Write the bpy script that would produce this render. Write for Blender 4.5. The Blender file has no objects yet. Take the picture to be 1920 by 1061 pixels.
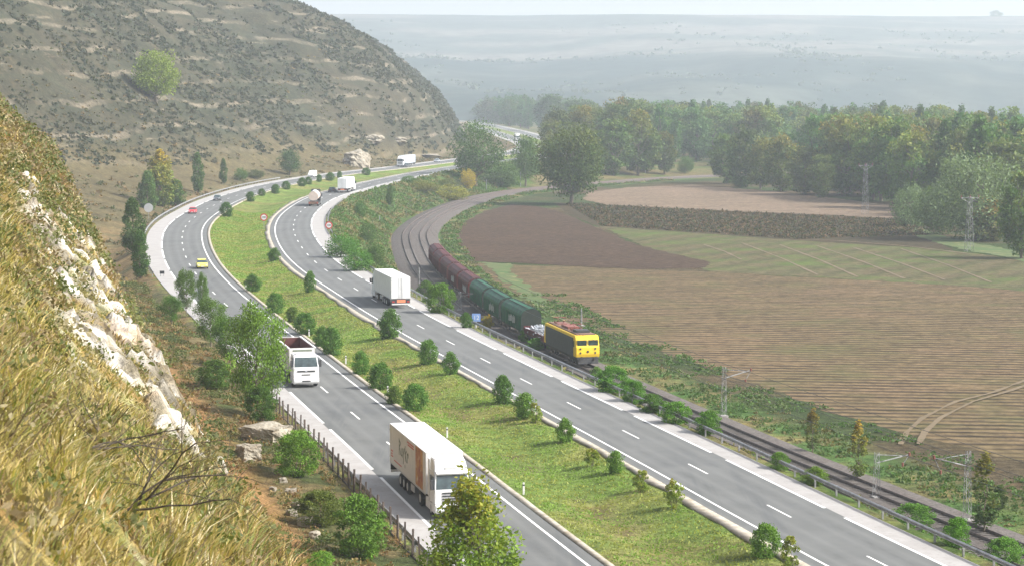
import bpy, bmesh, math, random
import numpy as np
from mathutils import Vector, Matrix
random.seed(7); rng = np.random.default_rng(7)
R = math.radians
S = bpy.context.scene; COL = S.collection
# ------------------------------------------------------------------ camera
F = 4100.0; CAMZ = 28.0; PITCH = math.atan((530.5-172.0)/F)
cd = bpy.data.cameras.new('camera'); cam = bpy.data.objects.new('camera', cd); COL.objects.link(cam); S.camera = cam
cam.location = (0, 0, CAMZ); cam.rotation_euler = (math.pi/2-PITCH, 0, 0)
cd.sensor_width = 36; cd.lens = 36*F/1920; cd.clip_start = 0.5; cd.clip_end = 30000
cd.dof.use_dof = True; cd.dof.focus_distance = 230; cd.dof.aperture_fstop = 5.6
# ------------------------------------------------------------------ light
SUN_AZ = (0.98, -0.2); SUN_EL = R(40)
W = bpy.data.worlds.new('World'); S.world = W; W.use_nodes = True
wn = W.node_tree.nodes; wl = W.node_tree.links; wn.clear()
sky = wn.new('ShaderNodeTexSky'); sky.sky_type = 'NISHITA'; sky.sun_disc = False; sky.sun_elevation = SUN_EL
sky.sun_rotation = math.atan2(SUN_AZ[0], SUN_AZ[1]); sky.air_density = 1.0; sky.dust_density = 4.0; sky.ozone_density = 1.0; sky.altitude = 300
bg = wn.new('ShaderNodeBackground'); bg.inputs[1].default_value = 0.15; wo = wn.new('ShaderNodeOutputWorld')
hs = wn.new('ShaderNodeHueSaturation'); hs.inputs['Saturation'].default_value = .5; hs.inputs['Value'].default_value = 1.15; wl.new(sky.outputs[0], hs.inputs['Color']); wl.new(hs.outputs[0], bg.inputs[0]); wl.new(bg.outputs[0], wo.inputs[0])
sl = bpy.data.lights.new('sun', 'SUN'); sl.energy = 3.9; sl.angle = R(2); sl.color = (1, .972, .93)
so = bpy.data.objects.new('sun', sl); COL.objects.link(so)
sd = Vector((SUN_AZ[0]*math.cos(SUN_EL), SUN_AZ[1]*math.cos(SUN_EL), math.sin(SUN_EL)))
so.rotation_euler = sd.to_track_quat('Z', 'Y').to_euler()
S.view_settings.view_transform = 'Standard'; S.view_settings.look = 'None'; S.view_settings.exposure = 0.92; S.view_settings.gamma = 1
S.cycles.volume_bounces = 1; S.cycles.max_bounces = 5; S.cycles.transparent_max_bounces = 4; S.cycles.use_denoising = True
# ------------------------------------------------------------------ helpers
def P(u, v, z=0.0):
    """ground point at height z seen in direction (u,v)"""
    d = Vector(((u-960)/F, 1, -(v-530.5)/F)); c, s = math.cos(PITCH), math.sin(PITCH)
    d = Vector((d.x, d.y*c+d.z*s, -d.y*s+d.z*c)); k = (z-CAMZ)/d.z
    return (d.x*k, d.y*k)
def ray(u, v):
    d = Vector(((u-960)/F, 1, -(v-530.5)/F)); c, s = math.cos(PITCH), math.sin(PITCH)
    return d.x/(d.y*c+d.z*s), (-d.y*s+d.z*c)/(d.y*c+d.z*s)
def sm(a, b, x):
    t = np.clip((np.asarray(x, float)-a)/(b-a), 0, 1); return t*t*(3-2*t)
def _h(ix, iy, s):
    n = (ix.astype(np.int64)*374761393+iy.astype(np.int64)*668265263+s*1274126177) & 0x7fffffff
    n = ((n ^ (n >> 13))*1274126177) & 0x7fffffff
    return ((n ^ (n >> 16)) & 0xffff)/65535.0
def vn(x, y, s=0):
    x = np.asarray(x, float); y = np.asarray(y, float); ix = np.floor(x); iy = np.floor(y); fx = x-ix; fy = y-iy
    fx = fx*fx*(3-2*fx); fy = fy*fy*(3-2*fy)
    a = _h(ix, iy, s); b = _h(ix+1, iy, s); c = _h(ix, iy+1, s); d = _h(ix+1, iy+1, s)
    return a+(b-a)*fx+(c-a)*fy+(a-b-c+d)*fx*fy
def fbm(x, y, s=0, o=4):
    t = 0; a = .5; n = 0
    for i in range(o):
        t = t+a*vn(np.asarray(x)*2**i, np.asarray(y)*2**i, s+i*17); n += a; a *= .5
    return t/n
def tag(o, label=None, cat=None, group=None, kind=None):
    if label: o['label'] = label
    if cat: o['category'] = cat
    if group: o['group'] = group
    if kind: o['kind'] = kind
    return o
def empty(name, loc, rz=0, label=None, cat=None, group=None):
    o = bpy.data.objects.new(name, None); COL.objects.link(o); o.location = loc; o.rotation_euler = (0, 0, rz)
    o.empty_display_size = .3
    return tag(o, label, cat, group)
def link(name, me, mat=None, parent=None):
    o = bpy.data.objects.new(name, me); COL.objects.link(o)
    if mat and not me.materials: me.materials.append(mat)
    if parent: o.parent = parent
    return o
def np_mesh(name, V, Fc, col=None, smooth=False):
    """V (n,3), Fc (m,k) all the same k"""
    V = np.asarray(V, np.float32); Fc = np.asarray(Fc, np.int32); me = bpy.data.meshes.new(name)
    m, k = Fc.shape
    me.vertices.add(len(V)); me.vertices.foreach_set('co', V.ravel())
    me.loops.add(m*k); me.loops.foreach_set('vertex_index', Fc.ravel())
    me.polygons.add(m); me.polygons.foreach_set('loop_start', np.arange(0, m*k, k, dtype=np.int32))
    if smooth: me.polygons.foreach_set('use_smooth', np.ones(m, bool))
    if col is not None:
        c = np.ones((len(V), 4), np.float32); c[:, :col.shape[1]] = col
        a = me.color_attributes.new('Col', 'FLOAT_COLOR', 'POINT'); a.data.foreach_set('color', c.ravel())
    me.update(calc_edges=True); me.validate(); return me
# ------------------------------------------------------------------ materials
def newmat(name):
    m = bpy.data.materials.new(name); m.use_nodes = True; nt = m.node_tree
    return m, nt, nt.nodes['Principled BSDF'], nt.nodes['Material Output']
def N(nt, t, **kw):
    n = nt.nodes.new(t)
    for k, v in kw.items(): setattr(n, k, v)
    return n
def mixc(nt, fac, a, b, mode='MIX'):
    n = N(nt, 'ShaderNodeMix', data_type='RGBA', blend_type=mode)
    for sock, val in ((n.inputs[0], fac), (n.inputs[6], a), (n.inputs[7], b)):
        if hasattr(val, 'is_output'): nt.links.new(val, sock)
        elif isinstance(val, (tuple, list)): sock.default_value = (*val[:3], 1)
        else: sock.default_value = val
    return n.outputs[2]
def noise_(nt, scale, detail=4, rough=.6, coord='pos', stretch=None, dist=0):
    if coord == 'pos': c = N(nt, 'ShaderNodeNewGeometry').outputs['Position']
    else: c = N(nt, 'ShaderNodeTexCoord').outputs['Object']
    if stretch:
        mp = N(nt, 'ShaderNodeMapping'); mp.inputs['Scale'].default_value = stretch[:3]
        if len(stretch) > 3: mp.inputs['Rotation'].default_value = (0, 0, stretch[3])
        nt.links.new(c, mp.inputs[0]); c = mp.outputs[0]
    n = N(nt, 'ShaderNodeTexNoise'); n.inputs['Scale'].default_value = scale; n.inputs['Detail'].default_value = detail
    n.inputs['Roughness'].default_value = rough; n.inputs['Distortion'].default_value = dist
    nt.links.new(c, n.inputs['Vector']); return n.outputs['Fac']
def ramp(nt, fac, lo, hi, a=0., b=1.):
    n = N(nt, 'ShaderNodeMapRange'); n.inputs[1].default_value = lo; n.inputs[2].default_value = hi
    n.inputs[3].default_value = a; n.inputs[4].default_value = b; nt.links.new(fac, n.inputs[0]); return n.outputs[0]
def math_(nt, op, a, b=0.):
    n = N(nt, 'ShaderNodeMath', operation=op)
    for s, v in ((n.inputs[0], a), (n.inputs[1], b)):
        if hasattr(v, 'is_output'): nt.links.new(v, s)
        else: s.default_value = v
    return n.outputs[0]
def bump(nt, bs, h, strength=.5, dist=.1):
    b = N(nt, 'ShaderNodeBump'); b.inputs['Strength'].default_value = strength; b.inputs['Distance'].default_value = dist
    nt.links.new(h, b.inputs['Height']); nt.links.new(b.outputs[0], bs.inputs['Normal'])
def nmat(name, c1, c2, scale=1., rough=.9, lo=.35, hi=.65, b=0., bd=.1, coord='pos', stretch=None, extra=(), metal=0., spec=.3, detail=5):
    m, nt, bs, out = newmat(name)
    f = noise_(nt, scale, detail, coord=coord, stretch=stretch); c = mixc(nt, ramp(nt, f, lo, hi), c1, c2)
    for (cc, sc, l, h, st) in extra: c = mixc(nt, ramp(nt, noise_(nt, sc, 4, coord=coord, stretch=st), l, h), c, cc)
    nt.links.new(c, bs.inputs['Base Color']); bs.inputs['Roughness'].default_value = rough
    bs.inputs['Metallic'].default_value = metal; bs.inputs['Specular IOR Level'].default_value = spec
    if b: bump(nt, bs, noise_(nt, scale*3, 4, coord=coord), b, bd)
    return m
def paint(name, c, rough=.35, metal=0., dirt=.25, spec=.5):
    d = tuple(x*(1-dirt)+.12*dirt for x in c)
    return nmat(name, c, d, 1.3, rough, .45, .8, coord='obj', metal=metal, spec=spec)
def leafmat(name, trans=.3):
    m, nt, bs, out = newmat(name)
    a = N(nt, 'ShaderNodeVertexColor', layer_name='Col'); oi = N(nt, 'ShaderNodeObjectInfo')
    c = mixc(nt, 1., a.outputs[0], oi.outputs['Color'], 'MULTIPLY')
    nt.links.new(c, bs.inputs['Base Color']); bs.inputs['Roughness'].default_value = .65; bs.inputs['Specular IOR Level'].default_value = .25
    t = N(nt, 'ShaderNodeBsdfTranslucent'); c2 = mixc(nt, 1., c, (1.2, 1.3, .5), 'MULTIPLY'); nt.links.new(c2, t.inputs[0])
    mx = N(nt, 'ShaderNodeMixShader'); mx.inputs[0].default_value = trans
    nt.links.new(bs.outputs[0], mx.inputs[1]); nt.links.new(t.outputs[0], mx.inputs[2]); nt.links.new(mx.outputs[0], out.inputs[0]); return m
M = {}
M['leaf'] = leafmat('leaf'); M['blade'] = leafmat('grass_blade', .35)
M['bark'] = nmat('bark', (.09, .07, .05), (.2, .17, .13), 6, .95, coord='obj')
M['dead'] = nmat('dead_wood', (.025, .02, .016), (.1, .08, .06), 9, .95, coord='obj')
# asphalt: fine grain, lengthwise wheel wear and stains
M['asphalt'] = nmat('asphalt', (.092, .094, .089), (.12, .122, .116), .22, .85, b=.2, bd=.01, spec=.3,
    extra=(((.145, .146, .139), 28., .45, .75, None), ((.085, .088, .088), .07, .55, .75, None), ((.08, .083, .083), .3, .56, .72, (1.6, .05, 1, R(-13.5)))))
M['asphalt_edge'] = nmat('asphalt_edge', (.1, .1, .098), (.14, .135, .13), .6, .9)
M['concrete'] = nmat('shoulder_concrete', (.28, .264, .248), (.335, .32, .303), .5, .9, extra=(((.22, .2, .185), 2.5, .55, .8, None), ((.23, .21, .195), .25, .6, .8, None)))
M['gutter'] = nmat('gutter', (.36, .325, .27), (.22, .19, .14), 1.2, .9, extra=(((.25, .22, .12), 2.4, .6, .75, None),))
M['paint_line'] = nmat('road_paint', (.72, .71, .68), (.55, .53, .5), 3, .7, lo=.5, hi=.8)
M['galv'] = nmat('galvanised', (.36, .36, .36), (.2, .2, .2), 1.5, .45, metal=.4, coord='pos')
M['rusty'] = nmat('rusty_steel', (.1, .075, .06), (.07, .06, .055), 3, .85)
M['ballast'] = nmat('ballast', (.06, .05, .043), (.125, .11, .098), 3, .95, b=.6, bd=.15, extra=(((.075, .058, .048), .35, .5, .75, None),))
M['rail'] = nmat('rail_steel', (.06, .045, .04), (.1, .075, .06), 2, .6)
M['white'] = nmat('white_paint', (.72, .72, .71), (.62, .615, .6), .9, .45, .4, .75, coord='obj', extra=(((.42, .4, .37), 1.6, .66, .85, (1, 1, .4)),)); M['offwhite'] = paint('off_white_paint', (.6, .59, .565), .5, dirt=.2)
M['greyw'] = paint('grey_plate', (.45, .45, .44), .5); M['black'] = paint('black_rubber', (.02, .02, .021), .8, dirt=.1)
M['chassis'] = paint('chassis_black', (.035, .035, .037), .7); M['glass'] = nmat('dark_glass', (.02, .03, .03), (.06, .09, .09), 1.2, .12, coord='obj', spec=.8)
M['maroon'] = paint('maroon_paint', (.1, .025, .022), .75, dirt=.3); M['yellow'] = paint('yellow_paint', (.8, .52, .02), .45, dirt=.08)
M['lemon'] = paint('lemon_paint', (.8, .72, .12), .35, dirt=.05); M['red'] = paint('red_paint', (.6, .03, .04), .35, dirt=.08)
M['darkcar'] = paint('dark_car_paint', (.06, .065, .075), .3); M['silver'] = paint('silver_paint', (.35, .37, .4), .3)
M['paleblue'] = paint('pale_blue_paint', (.4, .48, .6), .45); M['bluep'] = paint('blue_paint', (.12, .2, .42), .4); M['tan'] = paint('tan_paint', (.55, .45, .38), .5)
M['locogrey'] = paint('slate_paint', (.03, .036, .045), .55, dirt=.3); M['green'] = nmat('green_wagon_paint', (.01, .115, .05), (.008, .055, .028), .9, .6, coord='obj', extra=(((.05, .045, .03), 2.2, .58, .75, None),))
M['mar2'] = nmat('maroon_wagon_paint', (.115, .016, .018), (.05, .014, .014), .9, .65, coord='obj', extra=(((.05, .035, .03), 2.2, .58, .75, None),))
M['dkgreen'] = nmat('sooty_green_paint', (.012, .02, .015), (.025, .03, .022), 1.5, .7, coord='obj')
M['orangelamp'] = paint('orange_plate', (.75, .25, .12), .5); M['redlamp'] = paint('red_lamp_lens', (.4, .02, .02), .3)
M['lamp'] = paint('lamp_lens', (.75, .78, .8), .15, dirt=.02); M['signblue'] = paint('sign_blue', (.2, .32, .62), .5, dirt=.05)
M['rust_roof'] = nmat('rusty_roof', (.14, .075, .05), (.22, .14, .1), 2, .8, coord='obj'); M['insul'] = paint('insulator_red', (.2, .06, .04), .6)
M['scrap'] = nmat('scrap_metal', (.25, .27, .3), (.5, .52, .54), 3, .5, coord='obj', metal=.3)
M['rock'] = nmat('chalk_rock', (.33, .3, .24), (.2, .17, .125), .8, .95, b=.8, bd=.3, extra=(((.2, .16, .11), 1.6, .56, .7, None),))
M['picture'] = None
# ------------------------------------------------------------------ mesh builder
class MB:
    def __init__(s): s.v = []; s.f = []
    def add(s, vs, fs):
        b = len(s.v); s.v += [tuple(x) for x in vs]; s.f += [tuple(i+b for i in f) for f in fs]; return s
    def box(s, x0, x1, y0, y1, z0, z1):
        return s.add([(x0, y0, z0), (x1, y0, z0), (x1, y1, z0), (x0, y1, z0), (x0, y0, z1), (x1, y0, z1), (x1, y1, z1), (x0, y1, z1)],
            [(0, 3, 2, 1), (4, 5, 6, 7), (0, 1, 5, 4), (1, 2, 6, 5), (2, 3, 7, 6), (3, 0, 4, 7)])
    def prism(s, prof, y0, y1, inset=None):
        """side profile of (x,z) points (counter-clockwise seen from -y) extruded in y; inset(i) narrows"""
        n = len(prof); ins = inset or [0]*n
        vs = [(x, y0+ins[i], z) for i, (x, z) in enumerate(prof)]+[(x, y1-ins[i], z) for i, (x, z) in enumerate(prof)]
        return s.add(vs, [tuple(range(n)), tuple(range(2*n-1, n-1, -1))]+[(i, i+n, (i+1) % n+n, (i+1) % n) for i in range(n)])
    def prismx(s, prof, x0, x1):
        n = len(prof)
        vs = [(x0, y, z) for (y, z) in prof]+[(x1, y, z) for (y, z) in prof]
        return s.add(vs, [tuple(range(n-1, -1, -1)), tuple(range(n, 2*n))]+[(i, (i+1) % n, (i+1) % n+n, i+n) for i in range(n)])
    def tube(s, a, b, r0, r1=None, n=8):
        r1 = r0 if r1 is None else r1; a = Vector(a); b = Vector(b); d = (b-a)
        if d.length < 1e-6: return s
        d.normalize(); u = d.orthogonal().normalized(); w = d.cross(u); vs = []
        for p, r in ((a, r0), (b, r1)):
            for i in range(n):
                t = 2*math.pi*i/n; vs.append(p+u*math.cos(t)*r+w*math.sin(t)*r)
        return s.add(vs, [tuple(range(n-1, -1, -1)), tuple(range(n, 2*n))]+[(i, (i+1) % n, (i+1) % n+n, i+n) for i in range(n)])
    def build(s, name, mat, parent=None, bevel=0., smooth=False):
        me = bpy.data.meshes.new(name); me.from_pydata(s.v, [], s.f)
        if bevel:
            bm = bmesh.new(); bm.from_mesh(me); bmesh.ops.recalc_face_normals(bm, faces=bm.faces)
            bmesh.ops.bevel(bm, geom=[e for e in bm.edges if len(e.link_faces) == 2 and e.calc_face_angle(0) > .5], offset=bevel, segments=2, affect='EDGES', clamp_overlap=True)
            bm.to_mesh(me); bm.free()
        else:
            bm = bmesh.new(); bm.from_mesh(me); bmesh.ops.recalc_face_normals(bm, faces=bm.faces); bm.to_mesh(me); bm.free()
        if smooth:
            for p in me.polygons: p.use_smooth = True
        return link(name, me, M[mat] if isinstance(mat, str) else mat, parent)
# ------------------------------------------------------------------ road and rail paths
def path(pix, z, sig0, sig1, pre=0, world_tail=()):
    w = [P(u, v, z) for u, v in pix]+list(world_tail)
    w = np.array(w)
    d0 = (w[0]-w[1])/np.linalg.norm(w[0]-w[1])
    if pre: w = np.vstack([w[0]+d0*pre, w])
    L = np.concatenate([[0], np.cumsum(np.linalg.norm(np.diff(w, axis=0), axis=1))])
    t = np.arange(0, L[-1], 2.0); x = np.interp(t, L, w[:, 0]); y = np.interp(t, L, w[:, 1]); out = np.zeros((len(t), 2))
    for i in range(len(t)):
        sg = sig0+(sig1-sig0)*float(sm(350, 900, y[i])); sg = min(sg, max(4., t[i]/2.5+1, ), max(4., (t[-1]-t[i])/2.5+1))
        k = np.exp(-.5*((t-t[i])/sg)**2); k /= k.sum(); out[i] = (k@x, k@y)
    return out
LCP = [(1105, 1061), (980, 965), (871, 876), (749, 784), (662, 719), (606, 674), (545, 627), (506, 598), (439, 540), (415, 517), (395, 492), (381, 463), (377, 438), (381, 424), (392, 410), (409, 398), (432, 383),
       (460, 370), (498, 357), (530, 348), (555, 343), (589, 337), (609, 333), (690, 322), (750, 317), (810, 309), (866, 302)]
TAIL = [(-9, 941), (2, 990), (10, 1053), (13.5, 1125), (11.5, 1196), (3, 1335), (-11, 1551), (-28, 1766), (-43, 1946), (-80, 2150)]
RCP = [(1545, 1057), (1418, 989), (1200, 866), (923, 717), (861, 683), (785, 642), (711, 600), (680, 582), (571, 511), (539, 483), (523, 459), (515, 438), (516, 420), (525, 404), (543, 389), (566, 375), (584, 367),
       (671, 345), (722, 334), (790, 321), (861, 310)]
LC = path(LCP, 0, 10, 28, 60, TAIL)
RC = path(RCP, 0, 10, 28, 60, [(-1, 905), (12, 960), (21.5, 1040), (25, 1125), (23, 1200), (14, 1340), (0, 1555), (-17, 1770), (-32, 1950), (-69, 2155)])
RW = path([(1868, 1030), (1497, 878), (1334, 808), (1073, 690), (923, 612), (856, 560), (814, 520), (793, 490), (782, 465), (775, 438), (792, 418), (815, 402), (845, 388), (885, 373), (930, 362), (990, 354),
      (1034, 350), (1140, 341), (1220, 335), (1290, 330)], -6, 12, 22, 60, [(130, 925), (260, 980), (500, 1050), (900, 1100)])
def tangents(p):
    t = np.gradient(p, axis=0); return t/np.linalg.norm(t, axis=1)[:, None]
def kw(p): return .93+.1*sm(200, 420, p[:, 1])
def off(p, o, scaled=True):
    t = tangents(p); n = np.stack([t[:, 1], -t[:, 0]], 1)
    o = np.asarray(o, float)*(kw(p) if scaled else 1)
    return p+n*np.reshape(o, (-1, 1))
def sdist(p, X, Y):
    """signed distance (right positive) of points to path"""
    q = p[::3]; best = np.full(X.shape, 1e9); sg = np.zeros(X.shape)
    for i in range(len(q)-1):
        a, b = q[i], q[i+1]; d = b-a; L2 = d@d
        t = np.clip(((X-a[0])*d[0]+(Y-a[1])*d[1])/L2, 0, 1); dx = X-a[0]-t*d[0]; dy = Y-a[1]-t*d[1]; r = dx*dx+dy*dy
        s = np.sign(dx*d[1]-dy*d[0]); m = r < best; best = np.where(m, r, best); sg = np.where(m, s, sg)
    return np.sqrt(best)*sg
FOOT = np.array([(-420, 420), (-260, 520), (-160, 570), (-120, 610), (-100, 690), (-86, 770), (-73, 850), (-60, 920), (-38, 1010), (-27, 1100), (-27, 1250), (-30, 1400), (-36, 1600), (-48, 1750), (-110, 1950), (-300, 2200)], float)
_L = np.concatenate([[0], np.cumsum(np.linalg.norm(np.diff(FOOT, axis=0), axis=1))]); _t = np.arange(0, _L[-1], 10.)
FOOT = np.stack([np.interp(_t, _L, FOOT[:, 0]), np.interp(_t, _L, FOOT[:, 1])], 1)
for _ in range(3): FOOT[1:-1] = (FOOT[:-2]+2*FOOT[1:-1]+FOOT[2:])/4
WL, WR = 7.3, 7.3
def SH(y): return 2.15+.8*sm(200, 420, y)
def shl(p): return SH(p[:, 1])
def terrain_z(X, Y):
    X = np.asarray(X, float); Y = np.asarray(Y, float)
    k = .93+.1*sm(200, 420, Y)
    dl = sdist(LC, X, Y); dr = sdist(RC, X, Y); dk = sdist(RW, X, Y); df = sdist(FOOT, X, Y)
    # outside left
    e = -(dl+(WL+SH(Y))*k)
    zl = -2.4*sm(.6, 7, e)+.24*np.clip(e-9, 0, 70)*(1-sm(800, 1000, Y))
    # median
    mid = np.clip(np.minimum(dl-1.6, -dr-2.0), 0, 6)
    zm = -.03-.75*sm(0, 5.5, mid)
    # right embankment
    er = dr-(WR+SH(Y))*k; dd = np.clip(-dk-5.4, .0, 26.); frac = np.clip(er/(np.maximum(er, 0)+dd+.01), 0, 1)
    zr = -6.45*sm(.02, 1., frac)
    z = np.where(e > 0, zl, np.where(er > 0, zr, np.where((dl > 1.6) & (dr < -2), zm, -.12)))
    # hill
    d = np.clip(-df, 0, None); w = sm(820, 1050, Y)
    hf = np.interp(d, [0, 3, 18, 50, 75, 107, 200, 400, 900], [0, 6, 30, 57, 70, 82, 100, 112, 125])
    hn = .78*d*d/(d+16); hn = hn/(1+(hn/150)**2)**.5
    h = hn*(1-w)+hf*w
    g = fbm(X/60, Y/60, 3, 4)-.5; r2 = np.abs(fbm(X/38+Y/90, Y/38-X/70, 9, 3)-.5)*2
    h = h+sm(5, 50, d)*(14*g-7*r2)*np.clip(h/50, 0, 1)
    st = h/7.5+fbm(X/90, Y/90, 5, 2)*1.2; fr = st-np.floor(st); h = h+1.6*(sm(.35, .65, fr)-fr)*sm(4, 20, h)
    z = z+np.where(df < 0, h, 0)
    z = z+.35*(fbm(X/4, Y/4, 11, 3)-.5)*(np.clip(e, 0, 4)/4)+.5*(fbm(X/3, Y/3, 12, 3)-.5)*np.clip(er, 0, 3)/3*(z > -6.3)
    return z, dict(e=e, er=er, dl=dl, dr=dr, dk=dk, df=df, h=np.where(df < 0, h, 0))
def seq(*parts):
    a = [np.arange(x0, x1, st) for x0, x1, st in parts]; return np.concatenate(a+[[parts[-1][1]]])
xs = seq((-9000, -1500, 1500), (-1500, -330, 60), (-330, -120, 4), (-120, 62, 1.5), (62, 180, 6), (180, 1500, 60), (1500, 9000, 1500))
ys = seq((-200, 60, 40), (60, 460, 1.6), (460, 900, 3), (900, 1500, 7), (1500, 2200, 20), (2200, 4000, 120), (4000, 14000, 2000))
GX, GY = np.meshgrid(xs, ys, indexing='ij')
GZ, gi = terrain_z(GX.ravel(), GY.ravel())
def grid_faces(nx, ny):
    i = np.arange(nx-1)[:, None]*ny+np.arange(ny-1)[None, :]; i = i.ravel()
    return np.stack([i, i+ny, i+ny+1, i+1], 1)
GZ2 = GZ.reshape(GX.shape)
# near spur in (s along the road, t across)
D = np.array((-.24, .9708)); D /= np.linalg.norm(D); NR = np.array((D[1], -D[0]))
def spur_z(s, t):
    prof = np.interp(t, [-60, -20, 0, 2, 3.6, 5.1, 6.6, 8.5, 11, 13.5, 16, 19, 25.6, 40], [52, 38, 24.9, 22.4, 21.1, 20.0, 17.0, 12.4, 7.2, 3.6, 1.7, .7, .05, 0])
    up = (2.6*sm(60, 150, s)+1.5*sm(105, 175, s))*(1-sm(4, 12, t))
    z = prof+up
    z = z+(1-sm(11, 17, t))*(1.1*(fbm(s/9, t/5, 21, 3)-.5)+.5*(fbm(s/2.2, t/1.6, 22, 3)-.5))
    z = z+sm(14, 17, t)*(1-sm(24, 25.5, t))*.8*(fbm(s/4, t/4, 23, 3)-.4)
    low = -3.0
    f = 1-sm(175, 250, s+2.0*np.clip(t-6, 0, 20)*0)
    return np.where(t < 18, low+(z-low)*f, z*1.0-.9*sm(230, 300, s))
def chalk_mask(s, t):
    m = .6*fbm(s/6, t/1.6, 31, 4)+.4*fbm(s/1.7, t/.55, 33, 3)+.2*sm(.9, 1.8, t)-.30*(1-sm(36, 50, s))-.3*sm(100, 130, s)-.35*sm(6, 10, t)*(0)
    return sm(.562, .595, m)*(1-.85*sm(.54, .6, fbm(s/2.2, t/.5, 35, 3)))*(1-sm(13, 16, t))*sm(1.2, 2.6, t)
_tx = (xs, ys)
def gz(x, y):
    i = int(np.clip(np.searchsorted(xs, x)-1, 0, len(xs)-2)); j = int(np.clip(np.searchsorted(ys, y)-1, 0, len(ys)-2))
    a = (x-xs[i])/(xs[i+1]-xs[i]); b = (y-ys[j])/(ys[j+1]-ys[j])
    z = (GZ2[i, j]*(1-a)+GZ2[i+1, j]*a)*(1-b)+(GZ2[i, j+1]*(1-a)+GZ2[i+1, j+1]*a)*b
    s = x*D[0]+y*D[1]; t = x*NR[0]+y*NR[1]
    if 4 < s < 300 and t < 25.4: z = max(z, float(spur_z(np.array(s), np.array(t))))
    return float(z)
def G(u, v, y0=90., y1=3000.):
    """march the view direction until it meets the terrain: returns the real place of a base seen there"""
    a, b = ray(u, v); y = y0
    while y < y1:
        if CAMZ+b*y <= gz(a*y, y): break
        y += max(.4, y*.002)
    return (a*y, y, gz(a*y, y))
# ------------------------------------------------------------------ terrain meshes
def terr_mat():
    m, nt, bs, out = newmat('terrain'); a = N(nt, 'ShaderNodeVertexColor', layer_name='Col')
    n1 = noise_(nt, .9, 6, .7); n2 = noise_(nt, .12, 4); n3 = noise_(nt, 4., 4, .7)
    f = math_(nt, 'MULTIPLY', ramp(nt, n1, .3, .7, .45, 1.5), ramp(nt, n2, .3, .7, .75, 1.25))
    f = math_(nt, 'MULTIPLY', f, ramp(nt, n3, .3, .7, .7, 1.3))
    cmb = N(nt, 'ShaderNodeCombineColor'); [nt.links.new(f, cmb.inputs[i]) for i in range(3)]
    c = mixc(nt, 1., a.outputs[0], cmb.outputs[0], 'MULTIPLY')
    # warm dry tint in patches
    c = mixc(nt, ramp(nt, noise_(nt, .35, 4), .55, .75, 0, .45), c, mixc(nt, 1., c, (1.5, 1.05, .7), 'MULTIPLY'))
    # chalk outcrops: amount in the attribute's alpha
    ck = math_(nt, 'MULTIPLY', ramp(nt, noise_(nt, .2, 6, .72, stretch=(.22, .22, 2.2)), .61, .68), a.outputs[1])
    sp_ = N(nt, 'ShaderNodeSeparateXYZ'); nt.links.new(N(nt, 'ShaderNodeNewGeometry').outputs['Position'], sp_.inputs[0])
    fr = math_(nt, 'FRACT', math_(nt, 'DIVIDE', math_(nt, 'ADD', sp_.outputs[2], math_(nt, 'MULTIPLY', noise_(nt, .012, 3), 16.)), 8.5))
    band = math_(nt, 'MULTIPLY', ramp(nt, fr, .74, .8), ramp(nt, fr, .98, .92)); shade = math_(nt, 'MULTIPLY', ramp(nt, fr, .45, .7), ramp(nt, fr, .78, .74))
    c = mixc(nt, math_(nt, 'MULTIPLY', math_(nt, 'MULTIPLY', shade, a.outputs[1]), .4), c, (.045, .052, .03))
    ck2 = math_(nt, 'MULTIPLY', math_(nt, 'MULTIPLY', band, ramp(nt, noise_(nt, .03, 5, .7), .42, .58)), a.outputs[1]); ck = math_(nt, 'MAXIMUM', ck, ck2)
    ck = math_(nt, 'MULTIPLY', ck, ramp(nt, noise_(nt, 1.1, 5, .7), .38, .54))
    c = mixc(nt, ck, c, mixc(nt, n3, (.27, .225, .165), (.16, .135, .095)))
    nt.links.new(c, bs.inputs['Base Color']); bs.inputs['Roughness'].default_value = 1; bs.inputs['Specular IOR Level'].default_value = .1
    bump(nt, bs, math_(nt, 'ADD', n1, n3), .8, .5); return m
def col(*c): return np.array(c)
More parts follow.
